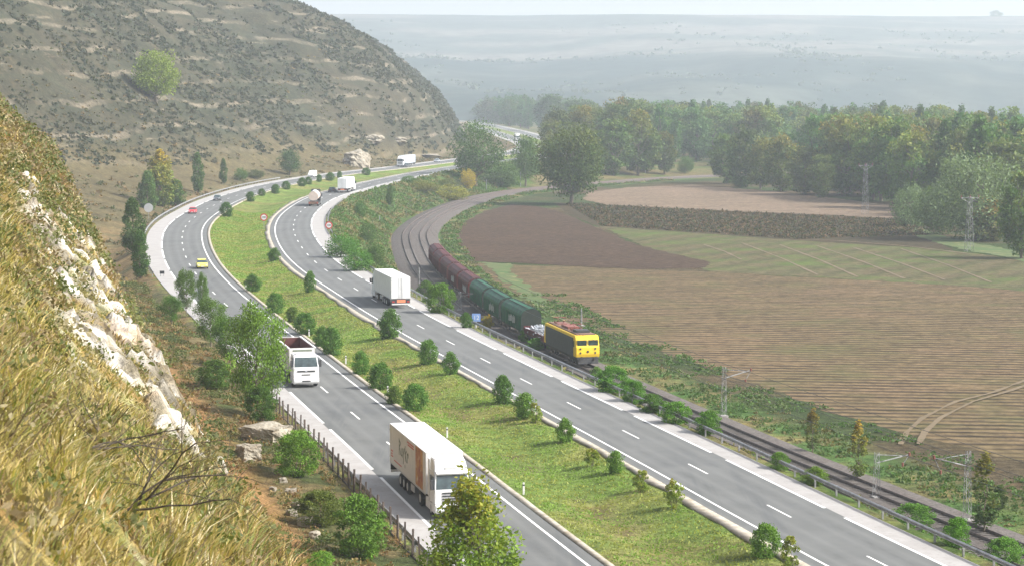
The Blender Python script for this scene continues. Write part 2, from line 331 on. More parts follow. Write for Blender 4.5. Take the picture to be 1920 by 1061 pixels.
def terrain_cols(X, Y, Z, g):
    n = len(X); C = np.zeros((n, 4)); n1 = fbm(X/25, Y/25, 41, 3)[:, None]; n2 = fbm(X/6, Y/6, 42, 3)[:, None]; n3 = fbm(X/60, Y/60, 44, 3)[:, None]
    def blend(a, b, f): return a*(1-f)+b*f
    field = blend(col(.085, .065, .036), col(.045, .065, .022), sm(.42, .62, n1))
    verge = blend(col(.14, .115, .05), col(.06, .1, .022), sm(.4, .6, n2*.5+n1*.5))
    med = blend(col(.13, .19, .04), col(.18, .18, .055), sm(.42, .62, .6*n2+.4*n1)); trk = (np.exp(-((g['dl']-6.2+2*(fbm(X/30, Y/30, 46, 2)-.5))/.7)**2)*(Y < 320)*sm(.3, .5, fbm(X/8, Y/8, 47, 2)))[:, None]; med = blend(med, col(.16, .115, .06), trk*.8)
    left = blend(col(.19, .135, .065), col(.11, .105, .05), sm(.45, .6, n2*.6+n1*.4))
    hill = blend(col(.046, .045, .027), col(.064, .058, .036), sm(.4, .62, n1)); hill = blend(hill, col(.04, .047, .028), sm(.5, .62, n3*.5+n2*.5)*.6)
    orange = blend(hill, col(.125, .1, .045), .7)
    e, er, h = g['e'][:, None], g['er'][:, None], g['h'][:, None]
    c = np.where(e > 0, blend(left, orange, sm(5, 20, e)), med)
    c = np.where(er > 0, np.where(g['dk'][:, None] > 0, field, verge), c)
    c = np.where(h > .01, blend(c, hill, sm(.5, 9, h)), c)
    lushr = sm(1.5, 5, g['dk'])*(1-sm(12, 17, g['dk']+6*n1[:, 0]))
    c = np.where((g['dk'][:, None] > 0), blend(c, blend(col(.065, .12, .03), col(.17, .15, .06), sm(.45, .62, n2)), lushr[:, None]), c)
    C[:, :3] = c; C[:, 3] = 1
    return C
TC = terrain_cols(GX.ravel(), GY.ravel(), GZ, gi)
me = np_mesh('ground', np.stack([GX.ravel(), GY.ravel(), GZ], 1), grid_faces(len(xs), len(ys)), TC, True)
# chalk attribute (separate, because colour alpha is not kept by every node)
def chalk_attr(me, val):
    a = me.attributes.new('chalk', 'FLOAT', 'POINT'); a.data.foreach_set('value', np.asarray(val, np.float32))
def fix_chalk(m):
    nt = m.node_tree; at = N(nt, 'ShaderNodeAttribute', attribute_name='chalk')
    for l in list(nt.links):
        if l.from_node.type == 'VERTEX_COLOR' and l.from_socket.name == 'Alpha': nt.links.new(at.outputs['Fac'], l.to_socket)
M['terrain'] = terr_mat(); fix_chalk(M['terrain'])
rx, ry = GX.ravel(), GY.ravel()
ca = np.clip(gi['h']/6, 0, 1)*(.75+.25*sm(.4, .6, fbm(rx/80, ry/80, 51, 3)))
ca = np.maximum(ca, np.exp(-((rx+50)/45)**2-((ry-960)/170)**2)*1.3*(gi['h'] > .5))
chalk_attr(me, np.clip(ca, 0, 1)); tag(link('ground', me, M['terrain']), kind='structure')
# near spur (grassy slope with a chalk face)
ss = seq((2, 60, .35), (60, 130, .6), (130, 300, 1.5)); tt = seq((-60, -4, 2), (-4, 0, .3), (0, 6, .15), (6, 14, .3), (14, 25.5, .5))
SS, TT = np.meshgrid(ss, tt, indexing='ij'); s1, t1 = SS.ravel(), TT.ravel(); z1 = spur_z(s1, t1); cm = chalk_mask(s1, t1)
z1 = z1+cm*.6*(vn(s1/.7, t1/.3, 65)-.5)+cm*.3*(vn(s1/.35, t1/.15, 66)-.5)+cm*(.75*(np.abs(fbm(s1/2.6, t1/1.1+z1/3, 61, 4)-.5)*-2+.35))
n1 = fbm(s1/6, t1/3, 62, 3)[:, None]; n2 = fbm(s1/1.3, t1/1.3, 63, 3)[:, None]
cg = col(.26, .21, .075)*(1-sm(.42, .6, n1))+col(.17, .17, .05)*sm(.42, .6, n1); cg = cg*(1-.6*sm(.5, .7, n2))+col(.26, .14, .05)*.6*sm(.5, .7, n2)
far_o = sm(90, 140, s1)[:, None]; cg = cg*(1-far_o*.6)+col(.23, .13, .05)*far_o*.6
brm = (sm(14, 17, t1)*(1-.0))[:, None]; brc = col(.15, .12, .055)*(1-sm(.45, .55, n1))+col(.07, .085, .03)*sm(.45, .55, n1)
strip = (sm(12.5, 15, t1)*(1-sm(17.5, 21, t1)))[:, None]; cg = cg*(1-brm)+brc*brm; cg = cg*(1-strip)+col(.27, .15, .06)*strip
cks = col(.54, .5, .43)*(1-sm(.45, .62, n2))+col(.22, .19, .13)*sm(.45, .62, n2)
cmm = cm[:, None]; cg = cg*(1-cmm)+cks*cmm
XY = s1[:, None]*D+t1[:, None]*NR
me = np_mesh('near_slope', np.column_stack([XY, z1]), grid_faces(len(ss), len(tt)), cg, False)
chalk_attr(me, np.zeros(len(s1))); tag(link('near_slope', me, M['terrain']), kind='structure')
# ------------------------------------------------------------------ roads
def ribbon(name, p, o0, o1, z, mat, scaled=True, z1=None, kind='structure'):
    a = off(p, o0, scaled); b = off(p, o1, scaled); n = len(p); V = np.zeros((2*n, 3)); V[0::2, :2] = a; V[1::2, :2] = b
    V[0::2, 2] = z; V[1::2, 2] = z if z1 is None else z1
    i = np.arange(n-1)*2; Fc = np.stack([i, i+1, i+3, i+2], 1); me = np_mesh(name, V, Fc)
    ac = np.zeros((n, 2)); ac[:, 0] = o0; ac[:, 1] = o1; at = me.attributes.new('across', 'FLOAT', 'POINT'); at.data.foreach_set('value', ac.ravel().astype(np.float32))
    return tag(link(name, me, M[mat]), kind=kind)
nt = M['asphalt'].node_tree; bs = nt.nodes['Principled BSDF']; src = bs.inputs['Base Color'].links[0].from_socket
at = N(nt, 'ShaderNodeAttribute', attribute_name='across'); f = math_(nt, 'ABSOLUTE', math_(nt, 'SUBTRACT', math_(nt, 'FRACT', math_(nt, 'DIVIDE', math_(nt, 'ABSOLUTE', at.outputs['Fac']), 3.65)), .5))
w = math_(nt, 'SUBTRACT', 1., math_(nt, 'MULTIPLY', math_(nt, 'ABSOLUTE', math_(nt, 'SUBTRACT', f, .23)), 8.)); w = math_(nt, 'MULTIPLY', math_(nt, 'MAXIMUM', w, 0.), ramp(nt, noise_(nt, .15, 4), .3, .65, .2, .75))
o2 = math_(nt, 'MULTIPLY', math_(nt, 'MAXIMUM', math_(nt, 'SUBTRACT', 1., math_(nt, 'MULTIPLY', f, 12.)), 0.), ramp(nt, noise_(nt, .4, 5), .4, .7, 0, .5))
cc_ = mixc(nt, w, src, (.145, .147, .14)); cc_ = mixc(nt, o2, cc_, (.06, .06, .06)); nt.links.new(cc_, bs.inputs['Base Color'])
ribbon('road_left', LC, -WL-.15, 1.0, 0, 'asphalt'); ribbon('road_right', RC, -1.0, WR+.15, 0, 'asphalt')
ribbon('shoulder_left', LC, -WL-shl(LC), -WL-.1, .006, 'concrete'); ribbon('shoulder_right', RC, WR+.1, WR+shl(RC), .006, 'concrete')
def kerb(name, p, o0, o1, h):
    a, b = off(p, o0), off(p, o1); n = len(p); j = .03*(vn(np.arange(n)/1.7, 0*np.arange(n), 71)-.5)
    V = np.zeros((4*n, 3)); V[0::4, :2] = a; V[1::4, :2] = a; V[2::4, :2] = b; V[3::4, :2] = b
    V[0::4, 2] = -.1; V[1::4, 2] = h+j; V[2::4, 2] = h+j; V[3::4, 2] = -.3; i = np.arange(n-1)*4
    Fc = np.concatenate([np.stack([i+k, i+k+1, i+k+5, i+k+4], 1) for k in range(3)])
    tag(link(name, np_mesh(name, V, Fc), M['gutter']), kind='structure')
kerb('kerb_left', LC, 1.05, 1.55, .07); 
wj = 1.85+.5*(fbm(np.arange(len(RC))/2.5, 0*np.arange(len(RC)), 72, 3)-.5)*2; kerb('gutter_right', RC, -wj, -1.05, .03)
def lines():
    V = []; Fc = []
    def seg(p, o, w, i0, i1):
        a, b = off(p, np.array([o-w/2]*len(p))), off(p, np.array([o+w/2]*len(p)))
        for i in range(i0, i1):
            k = len(V); V.extend([(*a[i], .012), (*b[i], .012), (*b[i+1], .012), (*a[i+1], .012)]); Fc.append((k, k+1, k+2, k+3))
    for p, s in ((LC, -1), (RC, 1)):
        t = np.linspace(0, len(p)-1.001, (len(p)-1)*4+1); q = np.stack([np.interp(t, range(len(p)), p[:, 0]), np.interp(t, range(len(p)), p[:, 1])], 1)  # .5 m steps
        n = len(q); seg(q, 0, .2, 0, n-1); ph = 12 if s > 0 else 4
        for i in range(0, n-45, 34): seg(q, s*WL/2, .16, i+ph, i+ph+9)
        for i in range(0, n-50, 47): seg(q, s*(WL-.02), .24, i+ph, i+ph+40)
    me = np_mesh('road_markings', V, Fc); tag(link('road_markings', me, M['paint_line']), kind='structure')
lines()
# ------------------------------------------------------------------ railway
def bed(name, p, prof, mat):
    n = len(p); t = tangents(p); nr = np.stack([t[:, 1], -t[:, 0]], 1); m = len(prof); V = np.zeros((n*m, 3))
    for k, (o, z) in enumerate(prof): V[k::m, :2] = p+nr*o; V[k::m, 2] = z
    i = np.arange(n-1)*m; Fc = np.concatenate([np.stack([i+k, i+k+1, i+k+1+m, i+k+m], 1) for k in range(m-1)])
    return tag(link(name, np_mesh(name, V, Fc), M[mat]), kind='structure')
bed('railway_ballast', RW, [(-6.2, -6.8), (-5.0, -6.15), (5.0, -6.15), (6.2, -6.8)], 'ballast')
TRK = {}
V = []; Fc = []
for k, o in (('a', 2.05), ('b', -2.05)):
    q = off(RW, np.array([o]*len(RW)), False); TRK[k] = q
    for g_ in (-.84, .84):
        r = off(q, np.array([g_]*len(q)), False); t = tangents(r); nr = np.stack([t[:, 1], -t[:, 0]], 1); b = len(V); m = len(r)
        for i in range(m):
            for (w, z) in ((-.07, -6.14), (-.05, -5.88), (.05, -5.88), (.07, -6.14)): V.append((r[i, 0]+nr[i, 0]*w, r[i, 1]+nr[i, 1]*w, z))
        for i in range(m-1):
            for c in range(3): a = b+i*4+c; Fc.append((a, a+1, a+5, a+4))
tag(link('rails', np_mesh('rails', V, Fc), M['rail']), kind='structure')
V = []; Fc = []
for k in 'ab':
    q = TRK[k]; t = tangents(q)
    tt2 = np.arange(0, 190, .31)
    for x in tt2:
        i = x; c = np.array([np.interp(i, range(len(q)), q[:, 0]), np.interp(i, range(len(q)), q[:, 1])]); d = t[int(i)]; n_ = np.array((d[1], -d[0])); b = len(V)
        for sx, sy in ((-1, -1), (1, -1), (1, 1), (-1, 1)):
            w = c+n_*sx*1.3+d*sy*.13; V.append((w[0], w[1], -6.1))
        Fc.append((b, b+1, b+2, b+3))
M['sleeper'] = nmat('sleeper', (.2, .18, .165), (.1, .085, .07), 1, .9)
tag(link('sleepers', np_mesh('sleepers', V, Fc), M['sleeper']), kind='structure')
# ------------------------------------------------------------------ fields
def field(name, pix, z, mat, jit=.6, zz=-6.5):
    w = [np.array(P(u, v, zz)) for u, v in pix]; out = []
    for a, b in zip(w, w[1:]+w[:1]):
        n = max(1, int(np.linalg.norm(b-a)/2.5))
        for i in range(n):
            c = a+(b-a)*i/n; out.append((c[0]+random.uniform(-jit, jit), c[1]+random.uniform(-jit, jit)*2, z))
    bm = bmesh.new(); vs = [bm.verts.new(c) for c in out]; f = bm.faces.new(vs); bmesh.ops.triangulate(bm, faces=[f]); 
    me = bpy.data.meshes.new(name); bm.to_mesh(me); bm.free()
    me2 = me
    if me.polygons[0].normal.z < 0: me.flip_normals()
    return tag(link(name, me, M[mat]), kind='structure')
def furrow(name, c1, c2, c3, per, ang, amt=.6, green=None, dist=3.):
    m, nt, bs, out = newmat(name); g = N(nt, 'ShaderNodeNewGeometry'); mp = N(nt, 'ShaderNodeMapping'); mp.inputs['Rotation'].default_value = (0, 0, ang)
    nt.links.new(g.outputs['Position'], mp.inputs[0])
    w = N(nt, 'ShaderNodeTexWave', wave_type='BANDS', bands_direction='Y'); w.inputs['Scale'].default_value = .314/per; w.inputs['Distortion'].default_value = dist
    w.inputs['Detail'].default_value = 2; w.inputs['Detail Scale'].default_value = .6*per/3; nt.links.new(mp.outputs[0], w.inputs[0])
    n1 = noise_(nt, .6, 5, .7); n2 = noise_(nt, .05, 4); n4 = noise_(nt, .5, 5, .7, stretch=(.15, 1.2, 1, ang))
    c = mixc(nt, ramp(nt, n2, .35, .65), c1, c2); c = mixc(nt, math_(nt, 'MULTIPLY', ramp(nt, w.outputs['Fac'], .35, .95), ramp(nt, n4, .35, .6, .1*amt, 1.3*amt)), c, c3)
    k = math_(nt, 'MULTIPLY', ramp(nt, n1, .3, .7, .55, 1.45), ramp(nt, noise_(nt, 2.2, 4, .8), .3, .7, .75, 1.25)); cc = N(nt, 'ShaderNodeCombineColor'); [nt.links.new(k, cc.inputs[i]) for i in range(3)]
    c = mixc(nt, 1., c, cc.outputs[0], 'MULTIPLY')
    if green: c = mixc(nt, ramp(nt, noise_(nt, .09, 5, .65), *green[1:]), c, green[0])
    nt.links.new(c, bs.inputs['Base Color']); bs.inputs['Roughness'].default_value = 1; bs.inputs['Specular IOR Level'].default_value = .1
    bump(nt, bs, math_(nt, 'ADD', math_(nt, 'MULTIPLY', w.outputs['Fac'], .6), n1), .9, .35); return m
M['f_big'] = furrow('stubble_field', (.145, .1, .055), (.12, .09, .045), (.034, .025, .015), 2.5, R(7), 1.0, ((.075, .088, .028), .5, .8, 0, .55), 1.2)
M['f_dark'] = furrow('ploughed_field', (.07, .044, .028), (.055, .036, .023), (.032, .021, .014), 2.5, R(30), .5, None, 6.)
M['f_tan'] = furrow('tan_field', (.19, .138, .095), (.15, .112, .075), (.11, .08, .055), 9, R(12), .6, None, 2.)
M['f_maize'] = furrow('maize_field', (.05, .04, .022), (.07, .052, .028), (.028, .025, .013), 2.2, R(4), .8, None, 3.)
M['f_strip'] = furrow('strip_field', (.085, .078, .036), (.095, .076, .04), (.05, .056, .022), 8, R(-62), .6, ((.07, .11, .022), .46, .7, 0, .8), 1.)
M['f_green'] = nmat('young_grass', (.05, .095, .022), (.085, .1, .035), .15, 1., extra=(((.2, .17, .07), .4, .55, .7, None),))
M['pale_soil'] = nmat('pale_soil', (.16, .12, .072), (.12, .09, .05), .5, 1.)
field('field_furrowed', [(880, 492), (1000, 498), (1330, 510), (1500, 520), (1900, 538), (2100, 560), (2500, 700), (2500, 900), (1900, 862), (1640, 800), (1480, 745), (1330, 690), (1180, 640), (1060, 600), (960, 545)], -6.44, 'f_big')
field('field_strip', [(1125, 425), (1300, 437), (1500, 452), (1700, 460), (1950, 492), (2100, 510), (2120, 560), (1700, 530), (1330, 510), (1240, 478)], -6.42, 'f_strip')
field('field_ploughed', [(870, 418), (910, 396), (960, 384), (1010, 388), (1050, 398), (1120, 428), (1180, 455), (1250, 474), (1334, 493), (1325, 502), (1200, 506), (1000, 496), (880, 490), (852, 455)], -6.40, 'f_dark')
field('field_maize', [(1040, 380), (1150, 388), (1400, 398), (1700, 412), (1730, 440), (1790, 470), (1500, 452), (1300, 438), (1120, 425), (1060, 400)], -6.41, 'f_maize')
field('field_tan', [(1095, 376), (1100, 362), (1180, 352), (1300, 348), (1400, 355), (1560, 372), (1690, 388), (1690, 411), (1560, 404), (1400, 398), (1250, 391), (1150, 387)], -6.39, 'f_tan')
field('field_far_pale', [(1262, 318), (1268, 294), (1345, 290), (1345, 324), (1290, 325)], -6.3, 'f_tan')
field('bare_bank', [(1030, 221), (1034, 206), (1108, 208), (1110, 224)], -6.2, 'f_tan', 4)
field('grass_verge_field', [(905, 492), (960, 540), (1010, 580), (1060, 604), (1042, 580), (1000, 545), (955, 510), (960, 496)], -6.38, 'f_green', .8)
field('grass_verge_far', [(1660, 420), (1720, 446), (1800, 468), (1930, 492), (1930, 476), (1800, 452), (1720, 428)], -6.38, 'f_green', .8)
def pixribbon(name, pts, w, z, mat, zz=-6.5):
    a = np.array([P(u, v, zz) for u, v in pts]); L = np.concatenate([[0], np.cumsum(np.linalg.norm(np.diff(a, axis=0), axis=1))]); t = np.arange(0, L[-1], 2.)
    q = np.stack([np.interp(t, L, a[:, 0]), np.interp(t, L, a[:, 1])], 1); n = len(q)
    j = w/2*(1+1.6*(fbm(t/4, t*0+a[0, 0], 81, 3)-.5)); return ribbon(name, q, -j, j, z, mat, False)
for i, (a, b) in enumerate([((1392, 457), (1535, 517)), ((1462, 460), (1610, 521)), ((1532, 462), (1700, 525)), ((1602, 466), (1775, 527)), ((1690, 468), (1860, 531)), ((1320, 460), (1390, 488))]):
    pixribbon('straw_row', [a, ((a[0]+b[0])/2+4, (a[1]+b[1])/2-1), b], .55, -6.36+.004*i, 'pale_soil')
for dx in (0, 34):
    pixribbon('wheel_track', [(1688+dx, 835), (1700+dx, 812), (1730+dx, 785), (1790+dx, 755), (1860+dx, 738-dx*.1), (1960+dx, 700)], .5, -6.34+dx*.001, 'pale_soil')
pixribbon('field_edge_path', [(1350, 452), (1560, 452), (1700, 463), (1820, 478)], .8, -6.32, 'pale_soil')
# ------------------------------------------------------------------ far plateau
px = seq((-2600, 4200, 45)); py = seq((2500, 6400, 50), (6400, 9000, 400))
PX, PY = np.meshgrid(px, py, indexing='ij'); a, b = PX.ravel(), PY.ravel()
rim = 4700+500*(fbm(a/1100, a*0, 91, 3)-.5)*2; t = (b-2700)/(rim-2700); t = t+.5*(fbm(a/500, b/900, 92, 4)-.5)*(1-np.clip(t, 0, 1))
zz = -8+np.interp(t, [-.1, 0, .12, .35, .5, .62, .8, 1., 1.3], [0, 2, 30, 82, 96, 122, 168, 200, 208])
zz = zz+26*(fbm(a/260, b/420, 93, 4)-.5)*sm(.02, .3, t)*(1-sm(.9, 1., t))+7*(fbm(a/800, b/800, 94, 3)-.5)
tz = sm(.38, .5, t+.15*(fbm(a/300, b/300, 95, 3)-.5)); fl = fbm(a/170, b/110, 96, 2)
fl = fbm(a/420, b/95, 96, 3); cf = np.where((fl > .5)[:, None], col(.105, .1, .08), col(.05, .062, .048)); cs = col(.022, .036, .03)*(1-sm(.5, .7, fbm(a/90, b/90, 97, 4)))[:, None]+col(.055, .065, .05)*sm(.5, .7, fbm(a/90, b/90, 97, 4))[:, None]
me = np_mesh('far_plateau', np.column_stack([a, b, zz]), grid_faces(len(px), len(py)), cs*(1-tz[:, None])+cf*tz[:, None], True)
def plateau_z(x, y):
    i = int(np.clip(np.searchsorted(px, x)-1, 0, len(px)-2)); j = int(np.clip(np.searchsorted(py, y)-1, 0, len(py)-2)); return float(zz[i*len(py)+j])
M['plateau'] = (lambda: (lambda m: m)(newmat('plateau')))()
m, nt, bs, out = M['plateau']; M['plateau'] = m
va = N(nt, 'ShaderNodeVertexColor', layer_name='Col'); nn = ramp(nt, noise_(nt, .03, 6, .7), .3, .7, .55, 1.45); cc = N(nt, 'ShaderNodeCombineColor'); [nt.links.new(nn, cc.inputs[i]) for i in range(3)]
nt.links.new(mixc(nt, 1., va.outputs[0], cc.outputs[0], 'MULTIPLY'), bs.inputs['Base Color']); bs.inputs['Roughness'].default_value = 1; bs.inputs['Specular IOR Level'].default_value = 0
tag(link('far_plateau', me, m), kind='structure')
# ------------------------------------------------------------------ haze: real air over the whole valley
me = bpy.data.meshes.new('haze'); hb = MB().box(-2900, 4500, -60, 8950, -9.6, 245); me.from_pydata(hb.v, [], hb.f)
m = bpy.data.materials.new('haze'); m.use_nodes = True; nt = m.node_tree; nt.nodes.clear(); o_ = N(nt, 'ShaderNodeOutputMaterial'); pv = N(nt, 'ShaderNodeVolumePrincipled')
pv.inputs['Color'].default_value = (.79, .87, .95, 1); pv.inputs['Density'].default_value = 1.9e-4; pv.inputs['Anisotropy'].default_value = .2
nt.links.new(pv.outputs[0], o_.inputs['Volume']); tag(link('haze', me, m), kind='stuff')
# ------------------------------------------------------------------ foliage
def leaf_mesh(name, C, size, cols, tilt=None):
    n = len(C); u = rng.normal(size=(n, 3)); u /= np.linalg.norm(u, axis=1)[:, None]
    if tilt is not None: u[:, 2] += tilt; u /= np.linalg.norm(u, axis=1)[:, None]
    r = rng.normal(size=(n, 3)); w = np.cross(u, r); w /= np.linalg.norm(w, axis=1)[:, None]
    s = np.asarray(size).reshape(-1, 1)*rng.uniform(.7, 1.3, (n, 1)); V = np.zeros((n, 4, 3)); V[:, 0] = C-u*s; V[:, 1] = C+w*s*.55; V[:, 2] = C+u*s; V[:, 3] = C-w*s*.55
    return np_mesh(name, V.reshape(-1, 3), np.arange(4*n).reshape(-1, 4), np.repeat(cols, 4, axis=0))
GREEN = np.array((.085, .135, .03)); YEL = np.array((.36, .26, .035))
def crown(kind, H, Wd, ncl, nl, leaf, ytop=0., base=GREEN, seed=0, jit=.25, rcf=.2):
    g = np.random.default_rng(seed); cc = []
    k = 0
    while len(cc) < ncl and k < 99999:
        k += 1; a = g.uniform(0, 2*math.pi)
        if kind == 'poplar':
            t = g.uniform(.04, 1.) ; rr = Wd/2*(math.sin(min(1, t*1.6+.12)*math.pi/2)*(1-t**2.2)+.06)*math.sqrt(g.uniform(.25, 1)); cc.append((rr*math.cos(a), rr*math.sin(a), H*(.1+.88*t)))
        elif kind == 'bush':
            t = g.uniform(0, 1); rr = Wd/2*math.sqrt(g.uniform(.1, 1))*math.sqrt(max(.05, 1-t**2.2))*(.6+.4*min(1, t*2.5)); cc.append((rr*math.cos(a), rr*math.sin(a), H*(.06+.84*t)))
        else:
            v = g.normal(size=3); v /= np.linalg.norm(v); r = g.uniform(.45, 1)**.5
            lob = 1+.22*math.sin(3*a+seed)+.12*math.sin(5*a+2*seed)
            z = v[2]*r*.40*H+H*(.58 if kind != 'low' else .5)
            if kind == 'low': z = v[2]*r*.46*H+H*.5
            if kind == 'open' and vn(np.array(v[0]*2.1+9), np.array(v[2]*2.1+seed+a), seed) < .42: continue
            cc.append((v[0]*r*Wd/2*lob*.86, v[1]*r*Wd/2*lob*.86, z))
    cc = np.array(cc); i = g.integers(0, len(cc), nl); rc = Wd*rcf*g.uniform(.6, 1.25, len(cc))
    if kind == 'poplar': rc *= .8
    d = g.normal(size=(nl, 3)); d /= np.linalg.norm(d, axis=1)[:, None]; d *= (g.uniform(.15, 1, (nl, 1))**.5)
    C = cc[i]+d*rc[i][:, None]*(1, 1, .8 if kind != 'poplar' else 1.6); C[:, 2] = np.maximum(C[:, 2], .02*H)
    cj = g.uniform(1-jit, 1+jit, len(cc)); yl = np.clip(g.normal(ytop*1.3*(cc[:, 2]/H)**3, .1), 0, 1)*(ytop > 0)
    c = base[None]*(cj[i]*g.uniform(.75, 1.25, nl))[:, None]; y = (yl[i]*g.uniform(.6, 1.3, nl))[:, None]; y = np.clip(y, 0, 1)
    c = c*(1-y)+YEL[None]*y*g.uniform(.6, 1.1, (nl, 1))
    return leaf_mesh('crown', C, leaf, c), cc
def limbs(H, Wd, cc, r0, seed=0, n=10, multi=False):
    g = random.Random(seed); b = MB()
    if multi:
        for i in range(7):
            a = g.uniform(0, 6.28); q = cc[g.randrange(len(cc))]; b.tube((.1*Wd*math.cos(a)*.5, .1*Wd*math.sin(a)*.5, -.3), (q[0]*.8, q[1]*.8, q[2]*.9), r0, r0*.3, 6)
        return b
    top = .72*H; p = Vector((0, 0, -.6)); pts = [p]
    for i in range(1, 6): pts.append(Vector((g.uniform(-1, 1)*.03*Wd*i, g.uniform(-1, 1)*.03*Wd*i, top*i/5)))
    for i in range(5): b.tube(pts[i], pts[i+1], r0*(1.15-i*.2), r0*(1.15-(i+1)*.2), 8)
    for i in range(n):
        q = Vector(cc[g.randrange(len(cc))]); k = max(1, min(4, int(q.z/top*4-.8))); a = pts[k]; m = a.lerp(q, .5)+Vector((0, 0, -.04*H)); b.tube(a, m, r0*.45, r0*.3, 5); b.tube(m, q, r0*.3, r0*.1, 5)
    return b
PROTO = {}
def proto(key, kind, H, Wd, ncl, nl, leaf, r0=.25, multi=False, nlimb=10, **kw2):
    for s in range(3 if nl < 5000 else 2):
        me, cc = crown(kind, H, Wd, ncl, nl, leaf, seed=hash(key) % 1 + s*31+len(key)*7, **kw2)
        me.materials.append(M['leaf']); b = limbs(H, Wd, cc, r0, s, nlimb, multi); tm = bpy.data.meshes.new('trunk'); tm.from_pydata(b.v, [], b.f); tm.materials.append(M['bark'])
        PROTO.setdefault(key, []).append((me, tm, H, Wd))
proto('poplar', 'poplar', 20, 7, 90, 6500, .30, .3)
proto('poplar_y', 'poplar', 20, 7, 90, 6500, .30, .3, ytop=.75)
proto('round', 'round', 12, 11, 70, 6500, .26, .35)
proto('big', 'round', 20, 18, 130, 12000, .36, .5, ytop=.16, nlimb=22)
proto('open', 'open', 18, 16, 60, 6000, .34, .5, nlimb=26)
proto('wood', 'low', 20, 13, 75, 4200, .48, .4, ytop=.1, rcf=.17)
proto('woody', 'low', 20, 13, 75, 4200, .48, .4, ytop=.42, rcf=.17)
proto('woodp', 'poplar', 24, 8, 60, 2600, .5, .35)
proto('low', 'low', 10, 14, 70, 5000, .3, .3)
proto('willow', 'low', 20, 22, 150, 11000, .38, .5, nlimb=20)
proto('bush', 'bush', 2.6, 2.8, 90, 5500, .085, .035, True, rcf=.17, base=np.array((.085, .165, .028)))
proto('bush_y', 'bush', 2.6, 2.4, 45, 2200, .09, .035, True, rcf=.12, ytop=.35, base=np.array((.12, .17, .03)))
proto('sapling', 'poplar', 9, 2.6, 50, 1500, .16, .07, ytop=.9, nlimb=14)
proto('near', 'bush', 5, 5, 90, 8000, .11, .06, True, rcf=.13, base=np.array((.1, .18, .028)))
proto('nearpop', 'poplar', 9.5, 4.6, 90, 9000, .115, .12, ytop=.42, nlimb=24, base=np.array((.13, .19, .028)))
proto('neartree', 'round', 9, 8, 75, 11000, .13, .16, nlimb=26, base=np.array((.11, .185, .03)), rcf=.17)
_tc = [0]
def tree(key, loc, H, Wd, label, cat='tree', group=None, name=None, tint=(1, 1, 1)):
    _tc[0] += 1; me, tm, h, w = PROTO[key][_tc[0] % len(PROTO[key])]
    r = empty(name or ('shrub' if cat in ('shrub', 'bush') else 'tree'), loc, random.uniform(0, 6.28), label, cat, group)
    r.scale = (Wd/w, Wd/w, H/h)
    c = link('foliage' if cat == 'shrub' else 'crown', me, None, r); j = random.uniform(.88, 1.12); c.color = (tint[0]*j, tint[1]*j, tint[2]*j, 1)
    link('stems' if cat == 'shrub' else 'trunk', tm, None, r); return r
def ptree(key, u, v, hp, wp, label, cat='tree', group=None, name=None, tint=(1, 1, 1), sink=.0):
    x, y, z = G(u, v); return tree(key, (x, y, z-sink), hp*y/F, wp*y/F, label, cat, group, name, tint)
# median shrubs, left row then right row
LROW = [(474, 545, 33, 36, 'lone green shrub at the bend'), (516, 586, 36, 34, 'upper green shrub of the threesome above the tipper truck'), (549, 601, 30, 30, 'middle shrub of the threesome above the tipper truck'),
    (573, 626, 40, 42, 'lowest shrub of the threesome above the tipper truck'), (603, 650, 38, 34, 'smaller shrub right of the tipper truck body'), (622, 664, 50, 46, 'larger dark shrub beside the tipper truck body'),
    (676, 700, 46, 40, 'upper shrub of the touching pair midway between the two white trucks'), (713, 728, 52, 52, 'lower shrub of the touching pair midway between the two white trucks'), (739, 757, 36, 34, 'small ragged yellowish shrub left of a dense round one'), (777, 767, 54, 52, 'dense round dark shrub just above the refrigerated truck')]
for i, (u, v, h, w, d) in enumerate(LROW):
    ptree('bush', u, v+2, h*random.uniform(.95, 1.12), w*random.uniform(.9, 1.15), d+', left median edge', 'shrub', 'shrubs along the left edge of the median', tint=(1., 1.1, 1) if i not in (2, 8) else (1.3, 1.1, .9))
RROW = [(514, 488, 26, 26, 'small dark round shrub at the bend of the right carriageway'), (581, 546, 38, 24, 'narrow dark upright shrub left of the white box truck'), (731, 633, 50, 44, 'large round shrub just below the white box truck'),
    (803, 681, 46, 42, 'left shrub of the pair in line with the blue road sign'), (845, 700, 40, 32, 'smaller right shrub of the pair in line with the blue road sign'), (943, 755, 50, 44, 'tall shrub with a leaning pair below it'),
    (984, 782, 46, 46, 'bright green shrub of the leaning pair'), (1003, 791, 40, 28, 'yellowing shrub leaning against its green neighbour'), (1060, 826, 44, 42, 'bright compact shrub standing alone above four thin ones'), (1110, 872, 34, 32, 'smallest thin pale shrub in the row'),
    (1154, 886, 40, 40, 'brownish green shrub next below the smallest one'), (1203, 920, 46, 44, 'shrub with orange tinged right side'), (1264, 953, 54, 44, 'shrub with green top and bare brown stems below'), (1434, 1042, 58, 60, 'large bright shrub at the bottom edge of the photo'), (1480, 1066, 60, 44, 'taller loose shrub with reddish base at the bottom edge')]
for i, (u, v, h, w, d) in enumerate(RROW):
    ptree('bush_y' if i in (7, 9, 11, 12, 14) else 'bush', u, v+2, h*random.uniform(.95, 1.15), w*random.uniform(.9, 1.1), d+', right median edge', 'shrub', 'shrubs along the right edge of the median', tint=(1.35, 1.3, 1) if i > 5 else (1., 1.08, .95))
